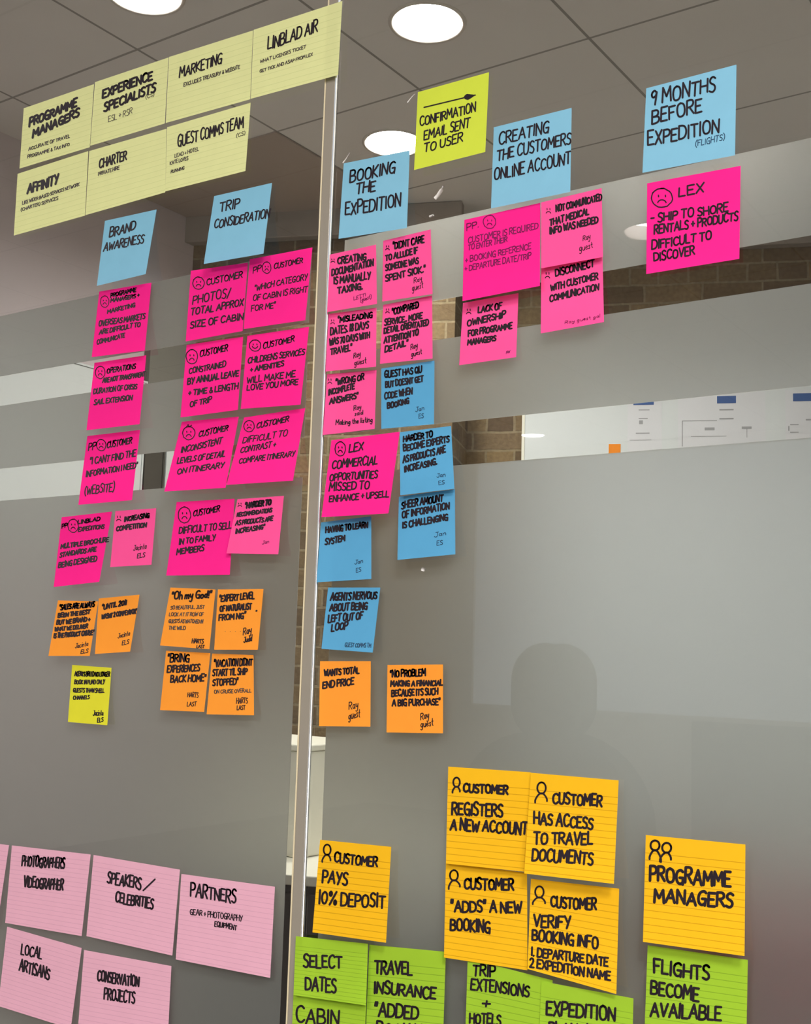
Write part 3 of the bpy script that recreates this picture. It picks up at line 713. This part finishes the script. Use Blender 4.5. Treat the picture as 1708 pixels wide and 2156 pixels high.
note(S, 'sky', (1361,186,1551,136,1548,327,1353,364), 'light blue sticky note reading 9 MONTHS BEFORE EXPEDITION', g, [('9 MONTHS',1371,223,1506,191,30,3.4),('BEFORE',1373,262,1477,235,29,3.4),('EXPEDITION',1364,306,1514,278,28,3.4),('(FLIGHTS)',1465,308,1526,294,13,1.6,ib)], lift=.004, layer=1)
note(S, 'lime', (880,194,1030,152,1022,320,872,358), 'bright lime sticky note with an arrow, reading CONFIRMATION EMAIL SENT TO USER', None, [('CONFIRMATION',884,266,1001,235,19,2.5),('EMAIL SENT',893,294,989,267,19,2.5),('TO USER',893,321,974,297,18,2.5)], layer=3, lift=.006, arrow=(893,226,1001,200))

# --- hot pink, left pane
g = 'large hot pink notes on the left pane'
note(S, 'pink', (209,614,319,595,305,738,193,752), 'hot pink note with a sad face, topmost of the leftmost column, under BRAND AWARENESS', g,
  [('PROGRAMME',233,626,286,614,9,2),('MANAGERS +',233,637,293,625,9,2),('MARKETING',226,660,284,646,9,2),('OVERSEAS MARKETS',208,687,305,671,12,2.2),('ARE DIFFICULT TO',209,704,295,687,10,2.2),('COMMUNICATE',204,725,262,710,10,2)], faces=[('sad',220.5,635,9,12,1.6)], lift=.012)
note(S, 'pink', (199,764,308,748,294,893,182,906), 'hot pink note with a sad face reading OPERATIONS ARE NOT TRANSPARENT', g,
  [('OPERATIONS',225,786,285,776,11,2),('ARE NOT TRANSPARENT',216,806,305,792,10,2.2),('DURATION OF CRISIS',197,829,288,818,11,2.2),('SAIL EXTENSION',198,852,278,842,11,2.2)], faces=[('sad',211,784,10,13,1.8)], lift=.012)
note(S, 'pink', (184,918,295,905,278,1053,165,1063), 'hot pink note with a sad face ending in (WEBSITE), bottom of its column of three', g,
  [('PP',186,949,201,946,16,1.9),('CUSTOMER',225,943,277,933,14,2),('"I CANT FIND THE',189,978,285,961,15,2.2),('INFORMATION I NEED"',181,1004,289,985,13,2.2),('(WEBSITE)',178,1042,240,1033,17,2)], faces=[('sad',213,937,10,12,1.9)], lift=.012)
note(S, 'pink', (402,570,522,553,511,697,391,719), 'hot pink note reading CUSTOMER PHOTOS / TOTAL APPROX SIZE OF CABIN', g,
  [('CUSTOMER',435,600,510,584,14,2),('PHOTOS/',406,640,484,625,18,2.2),('TOTAL APPROX',402,664,512,643,15,2.4),('SIZE OF CABIN',401,691,512,672,15,2.4)], faces=[('sad',418,596,12,13,2)], lift=.008)
note(S, 'pink', (526,546,658,521,643,674,513,693), 'hot pink note asking WHICH CATEGORY OF CABIN IS RIGHT FOR ME', g,
  [('PP',533,575,549,571,15,1.6),('CUSTOMER',577,566,637,553,12,1.8),('"WHICH CATEGORY',536,612,647,588,13,1.8),('OF CABIN IS RIGHT',533,633,647,614,13,1.8),('FOR ME"',529,656,580,647,13,1.8)], faces=[('sad',561.5,563.5,9,12,1.7)], lift=.008, layer=1)
note(S, 'pink', (393,726,512,709,501,863,380,879), 'hot pink note reading CUSTOMER CONSTRAINED BY ANNUAL LEAVE', g,
  [('CUSTOMER',421,751,479,738,14,2),('CONSTRAINED',398,787,475,772,13,2.2),('BY ANNUAL LEAVE',395,809,502,791,13,2.6),('+ TIME & LENGTH',397,833,501,819,13,2.4),('OF TRIP',400,857,445,846,12,2.2)], faces=[('sad',404,751,12,15,2)], lift=.01)
note(S, 'pink', (521,707,651,688,633,852,507,861), 'hot pink note with a smiling face reading CHILDRENS SERVICES + AMENITIES', g,
  [('CUSTOMER',554,734,619,719,13,2),('CHILDRENS SERVICES',522,765,641,746,13,2.2),('+ AMENITIES',527,783,597,770,11,2.4),('WILL MAKE ME',520,807,621,793,14,2.2),('LOVE YOU MORE',520,822,627,809,12,2.2)], faces=[('smile',537,727.5,12,12,2)], lift=.01)
note(S, 'pink', (383,888,503,877,475,1027,346,1035), 'hot pink note reading CUSTOMER INCONSISTENT LEVELS OF DETAIL ON ITINERARY', g,
  [('CUSTOMER',418,920,479,906,13,2),('INCONSISTENT',381,953,466,934,14,2.2),('LEVELS OF DETAIL',373,976,473,961,13,2.2),('ON ITINERARY',373,998,471,984,13,2.2)], faces=[('tuft',397.5,912,13,14,2)], lift=.016)
note(S, 'pink', (514,879,643,859,617,1012,477,1021), 'hot pink note reading DIFFICULT TO CONTRAST + COMPARE ITINERARY', g,
  [('CUSTOMER',540,902,607,887,13,2),('DIFFICULT TO',511,933,604,918,14,1.8),('CONTRAST +',506,954,580,940,13,2),('COMPARE ITINERARY',503,976,620,960,12,2)], faces=[('sad',524.6,897,11,12,1.9)], lift=.016, layer=1)
note(S, 'pink', (130,1089,236,1077,209,1225,113,1236), 'hot pink note reading MULTIPLE BROCHURE STANDARDS, lowest large one at far left', g,
  [('PP',130,1112,141,1110,10,2),('LINBLAD',164,1103,210,1096,9,2),('EXPEDITIONS',165,1119,219,1112,9,2),('MULTIPLE BROCHURE',128,1155,228,1140,10,2.4),('STANDARDS ARE',126,1173,202,1160,10,2.4),('BEING DESIGNED',123,1195,203,1181,12,2.4)], faces=[('sad',154,1107,11,14,1.8)], lift=.016)
note(S, 'pink', (372,1057,494,1050,484,1210,350,1212), 'hot pink note reading CUSTOMER DIFFICULT TO SELL IN TO FAMILY MEMBERS', g,
  [('CUSTOMER',407,1087,462,1076,13,2),('DIFFICULT TO SELL',377,1124,487,1112,15,2.2),('IN TO FAMILY',377,1146,453,1137,13,2.3),('MEMBERS',372,1168,429,1159,13,2.4)], faces=[('sad',388.5,1084,13,17,2)], lift=.01)
g = 'small lighter pink notes'
note(S, 'rose', (243,1076,329,1070,319,1189,232,1194), 'small lighter pink note reading INCREASING COMPETITION', g, [('INCREASING',262,1098,314,1089,10,2.6),('COMPETITION',245,1118,308,1109,10,2.6)], faces=[('mini',250,1092,6,7,1.6)], sig=[('Jacinta',281,1159,308,1155,11,1.3),('ELS',289,1175,305,1172,9,1.6)], lift=.008)
note(S, 'rose', (500,1051,598,1044,586,1167,477,1165), 'small lighter pink note lapping over the note DIFFICULT TO SELL', g, [('"HARDER TO',516,1070,570,1062,12,3.2),('RECOMMENDATIONS',499,1088,572,1078,9,2.2),('AS PRODUCTS ARE',496,1106,574,1096,10,2.4),('INCREASING"',496,1123,557,1113,10,2.4),('Jan',552,1146,566,1143,8,1,pu)], faces=[('mini',505,1063,5,5,1.5)], lift=.008, layer=3)

# --- orange, left pane
g = 'small orange notes on the left pane'
note(S, 'orange', (122,1264,207,1266,189,1381,102,1381), 'orange note reading SALES ARE ALWAYS, leftmost of the orange notes', g, [('"SALES ARE ALWAYS',125,1284,198,1277,11,2.6),('BEEN THE BEST',122,1300,189,1292,9,2.6),('BUT WE BRAND +',119,1315,189,1308,10,2.6),('WHAT WE DELIVER',115,1329,184,1322,9,2.4),('IS THE PRODUCT CRUISE"',113,1343,197,1336,10,2.6)], sig=[('Jacinta',158,1365,185,1359,10,1.3),('ELS',170,1376,185,1374,8,1.6)], lift=.01)
note(S, 'orange', (208,1260,294,1252,274,1372,200,1377), 'orange note reading UNTIL 2011 with two lines of writing only', g, [('"UNTIL 2011',215,1283,266,1273,11,2.6),("WASNT 2 COMPETITOR'",214,1303,287,1291,10,2.4)], sig=[('Jacinta',248,1344,273,1338,10,1.3),('ELS',257,1358,271,1355,9,1.5)], lift=.01, layer=1)
note(S, 'orange', (359,1237,454,1241,441,1367,337,1359), 'orange note beginning OH MY GOD above faint small lines', g, [('"Oh my God!"',361,1262,445,1258,16,2.8),('SO BEAUTIFUL, JUST',359,1283,430,1281,8,1.5,sf),('LOOK AT IT ROW OF',356,1297,428,1297,8,1.5,sf),('GUESTS AS WATCHED IN',355,1311,427,1312,8,1.6,sf),('THE WILD',355,1325,390,1326,8,1.7,sf)], sig=[('HARTS',404,1354,428,1354,9,2),('LAST',414,1364,430,1364,6,1.7)], lift=.006, layer=1)
note(S, 'orange', (459,1241,555,1240,543,1368,451,1368), 'orange note beginning EXPERT LEVEL OF NATURALIST', g, [('"EXPERT LEVEL',462,1267,535,1260,14,2.7),('OF NATURALIST',463,1287,529,1282,13,2.7),('FROM NG"',461,1306,517,1301,13,2.7),('.',537,1286,541,1286,12,3.2),('. . . .',473,1330,507,1330,6,1.2,sf)], sig=[('Ray',512,1337,529,1332,15,1.9),('Judd',513,1353,530,1349,12,2)], lift=.006, layer=1)
note(S, 'orange', (350,1370,443,1375,430,1499,337,1495), 'orange note reading BRING EXPERIENCES BACK HOME', g, [('"BRING',353,1394,398,1393,17,2.7),('EXPERIENCES',352,1416,420,1412,15,2.7),('BACK HOME"',359,1437,433,1434,15,2.7)], sig=[('HARTS',395,1467,417,1469,10,1.5),('LAST',394,1487,413,1486,9,1.5)], lift=.006)
note(S, 'orange', (447,1376,534,1379,535,1506,435,1504), 'orange note reading VACATION DIDNT START TIL SHIP STOPPED', g, [('"VACATION DIDNT',451,1404,531,1400,15,2.7),('START TIL SHIP',448,1423,520,1420,14,2.7),('STOPPED"',448,1444,501,1441,14,2.7),('ON CRUISE OVERALL',451,1460,529,1457,8,1.5,sf)], sig=[('HARTS',498,1481,521,1480,11,1.6),('LAST',499,1495,516,1494,9,1.6)], lift=.006)
note(S, 'lemon', (152,1400,235,1406,226,1527,143,1520), 'lemon yellow sticky note, alone below the orange notes at left', None, [('AGENTS BREED NO LONGER',157,1423,231,1424,10,1.8),('BOOK IN FUND ONLY',157,1440,220,1440,9,1.8),('GUESTS THAN SHELL',154,1457,219,1458,9,1.8),('CHANNELS',154,1473,188,1471,8,1.7)], sig=[('Jacinta',196,1506,217,1506,11,1.6),('ELS',205,1521,217,1519,9,2)], lift=.006)

# --- blush cards, bottom left
g = 'blush pink ruled cards at the bottom left'
note(I, 'blush', (-158,1757,19,1779.5,-6,1950,-180,1915), 'blush pink ruled card mostly cut off by the left photo edge', g, [], lift=.003)
note(I, 'blush', (25,1780,191,1799,172,1971,11,1943), 'blush pink ruled card reading PHOTOGRAPHERS VIDEOGRAPHER', g, [('PHOTOGRAPHERS',46,1823,135,1828,21,3),('VIDEOGRAPHER',50,1866,132,1874,21,3.2)], lift=.003)
note(I, 'blush', (197,1800,379,1831,363,2012,182,1971), 'blush pink ruled card reading SPEAKERS / CELEBRITIES', g, [('SPEAKERS',226,1858,296,1872,23,3.2),('/',302,1874,322,1874,20,2.8),('CELEBRITIES',243,1899,322,1913,21,3.2)], lift=.003)
note(I, 'blush', (382,1840,579,1867,569,2059,370,2020), 'blush pink ruled card reading PARTNERS, nearest the joint profile', g, [('PARTNERS',401,1886,496,1902,26,3.2),('GEAR + PHOTOGRAPHY',400,1925,510,1940,13,1.6),('EQUIPMENT',452,1950,498,1958,11,1.8)], lift=.003)
note(I, 'blush', (15,1951,172,1996,149,2166,-4,2118), 'blush pink ruled card reading LOCAL ARTISANS', g, [('LOCAL',44,2009,87,2019,21,2.8),('ARTISANS',40,2042,103,2063,23,3)], lift=.003)
note(I, 'blush', (177,2000,361,2034,352,2214,163,2180), 'blush pink ruled card reading CONSERVATION PROJECTS', g, [('CONSERVATION',205,2065,292,2077,21,3.2),('PROJECTS',219,2104,283,2113,24,3)], lift=.003)

# --- pink, right pane
g = 'large hot pink notes on the right pane'
note(S, 'pink', (1363,386,1560,349,1557,545,1361,577), 'hot pink note reading SHIP TO SHORE RENTALS, rightmost note on the pane', g,
  [('LEX',1430,413,1482,403,19,3),('- SHIP TO SHORE',1371,469,1533,445,17.5,3),('RENTALS + PRODUCTS',1378,493,1554,463,17.5,3),('DIFFICULT TO',1373,525,1498,504,18,3),('DISCOVER',1377,550,1462,536,18,3)], faces=[('sad',1394,416.5,22,20,2.6)], lift=.005)
note(S, 'pink', (978,463,1138,427,1137,602,974,634), 'hot pink note written in thin purple pen, reading CUSTOMER IS REQUIRED', g,
  [('PP.',983,485,1008,478,15,1.6),('CUSTOMER IS REQUIRED',986,512,1133,481,14,1.6),('TO ENTER THEIR',986,527,1068,508,12,1.6),('+ BOOKING REFERENCE',980,553,1118,524,13,1.6),('+ DEPARTURE DATE/TRIP',979,571,1118,544,13,1.6)], faces=[('sad',1031,467,13,14,1.8,pu)], inkm=pu, lift=.012, layer=1)
note(S, 'pink', (698,927,842,909,818,1081,677,1089), 'hot pink note reading COMMERCIAL OPPORTUNITIES MISSED, beside the joint', g,
  [('LEX',735,953,764,946,17,2.6),('COMMERCIAL',699,987,794,977,18,2.6),('OPPORTUNITIES',694,1012,794,1006,16,2.6),('MISSED TO',693,1034,777,1029,17,2.6),('ENHANCE + UPSELL',693,1057,818,1046,14,2.4)], faces=[('sad',716.5,945,11,15,2.2)], lift=.012, layer=4)
g = 'small lighter pink notes'
note(S, 'rose', (695,536,792,515,794,640,689,657), 'small lighter pink note reading CREATING DOCUMENTATION IS MANUALLY TAXING', g, [('CREATING',711,556,771,547,15,2.8),('DOCUMENTATION',699,581,786,559,14,2.8),('IS MANUALLY',703,598,780,587,16,2.8),('TAXING.',711,618,763,608,14,3),('LETTI',745,632,770,624,8,1.1,pu),('(guest)',759,636,782,628,9,1.2,pu)], faces=[('mini',701,549,5,5,1.6)], lift=.006, layer=3)
note(S, 'rose', (807,507,907,483,911,619,805,635), 'small lighter pink note beginning DONT CARE TO ALLUDE IF', g, [('"DIDNT CARE',828,525,893,510,15,2.7),('TO ALLUDE IF',812,549,879,533,13,2.7),('SOMEONE WAS',812,570,881,554,14,2.7),('SPENT $IOK."'.replace('$','S'),812,593,896,572,14,2.7)], faces=[('mini',816,522,5,6,1.8)], sig=[('Ray',872,596,888,591,11,1.3),('guest',868,613,891,606,13,1.3)], lift=.006)
note(S, 'rose', (692,661,793,648,792,772,686,782), 'small lighter pink note beginning MISLEADING DATES', g, [('"MISLEADING',712,679,784,668,12,2.7),('DATES. 18 DAYS',696,705,776,691,16,2.7),('WAS 70 DAYS WITH',694,727,778,711,14,2.7),('TRAVEL"',696,747,741,737,14,2.7)], faces=[('mini',700.5,678,5,6,1.5)], sig=[('Ray',745,754,759,749,11,1.6),('guest',746,770,771,764,12,1.6)], lift=.006, layer=2)
note(S, 'rose', (807,642,910,622,911,755,800,766), 'small lighter pink note beginning COMPARED SERVICE, with five lines', g, [('"COMPARED',826,663,881,647,13,2.8),('SERVICE.. MORE',810,685,889,670,13,2.8),('DETAIL ORIENTATED',809,702,902,684,13,2.8),('ATTENTION TO',809,723,881,705,13,3),('DETAIL"',811,742,859,727,13,2.8)], faces=[('mini',816,655,5,6,1.6)], sig=[('Ray',865,737,879,731,11,1.6),('guest',866,751,888,745,11,1.6)], lift=.006)
note(S, 'rose', (689,788,793,779,789,903,680,916), 'small lighter pink note reading WRONG OR INCOMPLETE ANSWERS', g, [('"WRONG OR',707,811,766,799,13,2.6),('INCOMPLETE',692,832,746,818,12,2.7),('ANSWERS"',694,851,754,838,13,2.8)], faces=[('mini',694.5,803,5,7,1.5)], sig=[('Ray',745,864,760,860,10,1.5),('said',747,876,764,872,9,1.5),('Making the listing',707,895,784,888,10,1.8)], lift=.006, layer=1)
note(S, 'rose', (1140,426,1267,396,1270,541,1140,565), 'small lighter pink note reading THAT MEDICAL INFO WAS NEEDED', g, [('NOT COMMUNICATED',1171,446,1267,421,14,2.8),('THAT MEDICAL',1158,475,1240,451,14,2.8),('INFO WAS NEEDED',1158,493,1259,468,14,3)], faces=[('mini',1155,444,6,7,1.7)], sig=[('Ray',1228,507,1243,502,11,1.3),('guest',1220,529,1248,521,13,1.4)], lift=.005, layer=3)
note(S, 'rose', (1140,557,1269,537,1272,678,1139,702), 'small lighter pink note reading DISCONNECT WITH CUSTOMER COMMUNICATION', g, [('DISCONNECT',1170,581,1251,561,16,2.8),('WITH CUSTOMER',1160,612,1259,587,14,2.8),('COMMUNICATION',1158,635,1261,610,14,2.8),('Ray guest gal',1190,682,1264,668,7,1,pu)], faces=[('mini',1153,580,6,8,1.8)], lift=.005, layer=2)
note(S, 'rose', (975,638,1092,617,1087,752,967,769), 'small lighter pink note reading LACK OF OWNERSHIP FOR PROGRAMME MANAGERS', g, [('LACK OF',1007,659,1056,650,14,2.8),('OWNERSHIP',984,687,1064,668,14,2.8),('FOR PROGRAMME',986,708,1078,691,13,2.8),('MANAGERS',985,727,1044,717,12,2.8),('MW',1066,745,1074,742,6,1,pu)], faces=[('mini',987,656,6,7,1.8)], lift=.006)

# --- mid blue, right pane
g = 'small mid blue notes on the right pane'
note(S, 'blue', (803,776,915,759,914,893,803,903), 'mid blue note reading GUEST HAS QU BUT DOESNT GET CODE', g, [('GUEST HAS QU',810,795,888,784,14,2.7),('BUT DOESNT GET',812,816,891,803,13,2.7),('CODE WHEN',810,840,868,829,14,2.7),('BOOKING',816,860,861,849,12,2.9),('Jan',875,867,893,863,10,1.2,ib),('ES',882,881,892,879,9,1.2,ib)], lift=.005, layer=1)
note(S, 'blue', (842,910,950,897,957,1029,843,1043), 'mid blue note reading HARDER TO BECOME EXPERTS', g, [('HARDER TO',850,930,911,920,13,2.9),('BECOME EXPERTS',850,950,946,930,14,2.9),('AS PRODUCTS ARE',849,974,938,952,14,2.9),('INCREASING.',852,994,920,977,13,2.9),('Jan',920,1005,938,1003,9,1.2,ib),('ES',924,1021,936,1019,9,1.2,ib)], lift=.005, layer=6)
note(S, 'blue', (840,1046,958,1030,959,1167,837,1179), 'mid blue note reading SHEER AMOUNT OF INFORMATION IS CHALLENGING', g, [('SHEER AMOUNT',846,1071,933,1055,15,2.9),('OF INFORMATION',847,1091,946,1071,15,2.9),('IS CHALLENGING',848,1112,943,1094,14,2.9),('Jan',915,1131,939,1126,10,1.3,ib),('ES',920,1148,932,1146,10,1.3,ib)], lift=.007, layer=4)
note(S, 'blue', (676,1100,782,1087,782,1219,667,1226), 'mid blue note reading HAVING TO LEARN SYSTEM, beside the joint', g, [('HAVING TO LEARN',686,1122,774,1110,13,2.9),('SYSTEM',685,1147,726,1139,13,2.9),('Jan',747,1188,764,1185,10,1.3,ib),('ES',750,1205,760,1203,9,1.3,ib)], lift=.006, layer=2)
note(S, 'blue', (691,1237,801,1237,785,1374,677,1366), 'mid blue note reading AGENTS NERVOUS ABOUT BEING LEFT OUT OF LOOP', g, [('AGENTS NERVOUS',696,1264,793,1260,16,3),('ABOUT BEING',694,1287,773,1282,16,3),('LEFT OUT OF',691,1310,763,1303,16,3),('LOOP',698,1329,731,1324,16,3),('GUEST COMMS TM',726,1362,781,1363,9,1.4,ib)], lift=.008, layer=1)
g = 'small orange notes on the right pane'
note(S, 'orange', (674,1392,781,1392,780,1530,672,1529), 'orange note reading WANTS TOTAL END PRICE', g, [('WANTS TOTAL',683,1423,756,1417,14,2.9),('END PRICE',680,1449,745,1441,15,2.9)], sig=[('Ray',735,1493,754,1491,16,1.7),('guest',734,1515,758,1509,16,1.7)], lift=.005, layer=1)
note(S, 'orange', (816,1400,933,1399,933,1544,814,1542), 'orange note reading NO PROBLEM MAKING A FINANCIAL, right of its orange neighbour', g, [('"NO PROBLEM',822,1425,896,1423,15,2.9),('MAKING A FINANCIAL',823,1445,932,1443,12,2.9),('BECAUSE ITS SUCH',825,1466,922,1462,14,2.9),('A BIG PURCHASE"',826,1487,927,1483,14,2.9)], sig=[('Ray',886,1516,903,1512,14,1.8),('guest',886,1531,912,1528,14,1.8)], lift=.004)

# --- golden ruled notes
g = 'large golden ruled notes on the right pane'
note(S, 'gold', (674,1768,824,1783,813,1985,658,1963), 'golden ruled note reading CUSTOMER PAYS 10% DEPOSIT', g, [('CUSTOMER',704,1815,794,1824,19,3.6),('PAYS',679,1857,731,1864,24,3.8),('10% DEPOSIT',671,1903,810,1911,27,3.8)], figs=[(689,1789,7.5,11,678.6,1816,696,1813,1.8)], lift=.006, layer=6)
note(S, 'gold', (944,1614,1118,1626,1110,1836,939,1818), 'golden ruled note reading CUSTOMER REGISTERS A NEW ACCOUNT', g, [('CUSTOMER',976,1667,1069,1672,18,4),('REGISTERS',952,1714,1058,1719,25,4),('A NEW ACCOUNT',949,1746,1110,1757,23,4)], figs=[(961.5,1647,7,10,953,1670,968.5,1668,1.9)], lift=.005, layer=3)
note(S, 'gold', (1118,1627,1303,1643,1293,1861,1104,1839), 'golden ruled note reading CUSTOMER HAS ACCESS TO TRAVEL DOCUMENTS', g, [('CUSTOMER',1164,1691,1267,1697,22,4),('HAS ACCESS',1124,1734,1248,1745,24,4),('TO TRAVEL',1124,1776,1247,1777,24,4),('DOCUMENTS',1121,1812,1248,1820,25,4)], figs=[(1140.5,1659,9,12,1127,1691,1152,1688,1.9)], lift=.012, layer=5)
note(S, 'gold', (939,1816,1110,1838,1111,2043,935,2016), 'golden ruled note reading CUSTOMER ADDS A NEW BOOKING', g, [('CUSTOMER',978,1871,1081,1875,22,4),('"ADDS" A NEW',950,1919,1098,1923,23,4),('BOOKING',949,1957,1032,1964,24,4)], figs=[(956,1843,8.5,11,945,1873,968.5,1868,1.9)], lift=.006, layer=2)
note(S, 'gold', (1118,1850,1304,1871,1298,2093,1111,2040), 'golden ruled note reading CUSTOMER VERIFY BOOKING INFO', g, [('CUSTOMER',1160,1909,1255,1916,22,4),('VERIFY',1124,1951,1201,1954,24,4),('BOOKING INFO',1121,1980,1259,1997,23,4),('1. DEPARTURE DATE',1119,2012,1280,2034,18,3.6),('2 EXPEDITION NAME',1116,2036,1285,2064,18,3.6)], figs=[(1136,1878,9,12,1122,1905,1148,1903,1.9)], lift=.01, layer=3)
note(S, 'gold', (1360,1758,1570,1778,1568,2013,1354,1983), 'golden ruled note reading PROGRAMME MANAGERS with two drawn figures', g, [('PROGRAMME',1369,1854,1538,1867,31,5),('MANAGERS',1378,1899,1543,1911,27,5)], figs=[(1379.5,1780,9.5,10.5,1368,1810,1392,1816,2.2),(1404,1785,9.5,10.5,1390,1815,1413,1811,2.2)], lift=.008, layer=3)

# --- green ruled notes
g = 'green ruled notes along the bottom'
note(S, 'green', (623,1971,775,1987,771,2117,618,2095), 'green ruled note reading SELECT DATES, leftmost of the green notes', g, [('SELECT',639,2035,719,2039,25,3.8),('DATES',643,2084,707,2089,26,3.8)], lift=.006, layer=5)
note(S, 'green', (618,2093,771,2116,765,2260,612,2236), 'green ruled note reading CABIN, cut by the bottom photo edge', g, [('CABIN',623,2153,713,2159,32,3.8)], lift=.004, layer=4)
note(S, 'green', (778,1989,939,2004,932,2222,769,2202), 'green ruled note reading TRAVEL INSURANCE', g, [('TRAVEL',789,2049,867,2052,26,4),('INSURANCE',788,2090,917,2104,24,4),('"ADDED',789,2138,880,2146,27,4),('BOOKING',793,2180,905,2188,28,4)], lift=.004)
note(S, 'green', (985,2018,1164,2064,1152,2262,978,2238), 'green ruled note reading TRIP EXTENSIONS + HOTELS', g, [('TRIP',996,2053,1042,2057,22,3.6),('EXTENSIONS',992,2082,1114,2099,23,3.6),('+',1016,2122,1032,2123,20,3.6),('HOTELS',989,2153,1054,2158,21,3.6)], lift=.004, layer=6)
note(S, 'green', (1140,2066,1334,2102,1330,2292,1133,2258), 'green ruled note reading EXPEDITION, its corner curling below the yellow notes', g, [('EXPEDITION',1151,2136,1295,2149,28,4.2),('PLANNING',1156,2180,1270,2190,28,4.2)], lift=.008, layer=7)
note(S, 'green', (1364,1990,1575,2021,1571,2236,1356,2206), 'green ruled note reading FLIGHTS BECOME AVAILABLE', g, [('FLIGHTS',1377,2048,1493,2064,29,4.4),('BECOME',1371,2092,1471,2108,28,4.4),('AVAILABLE',1370,2138,1518,2150,28,4.4)], lift=.004)

# --- marks left on the glass
def residue(pts, r, label):
    mb = MB(); P = [at_y(x, y, -.0008) for x, y in pts]
    mb.tube(P, r, 8); o = mb.build('glue_residue', M['residue'], None, P[0], smooth=True); tag(o, label, 'residue', 'glue smears on the glass')
residue([(934, 390), (930, 400), (922, 412), (916, 418)], .0022, 'white glue smear between two blue heading notes')
residue([(913, 453), (905, 456)], .0014, 'short white glue smear just above the top frosted stripe')
residue([(874, 198), (866, 206), (858, 216)], .0007, 'thin white scratch at the corner of the lime arrow note')
residue([(737, 322), (728, 336), (722, 343)], .0008, 'thin white scratch above the note BOOKING THE EXPEDITION')
residue([(892, 1196), (890, 1202)], .0022, 'pale round spot on the film below the blue SHEER AMOUNT note')
residue([(1050, 309), (1054, 313)], .001, 'tiny pale speck above the note CREATING THE CUSTOMERS')
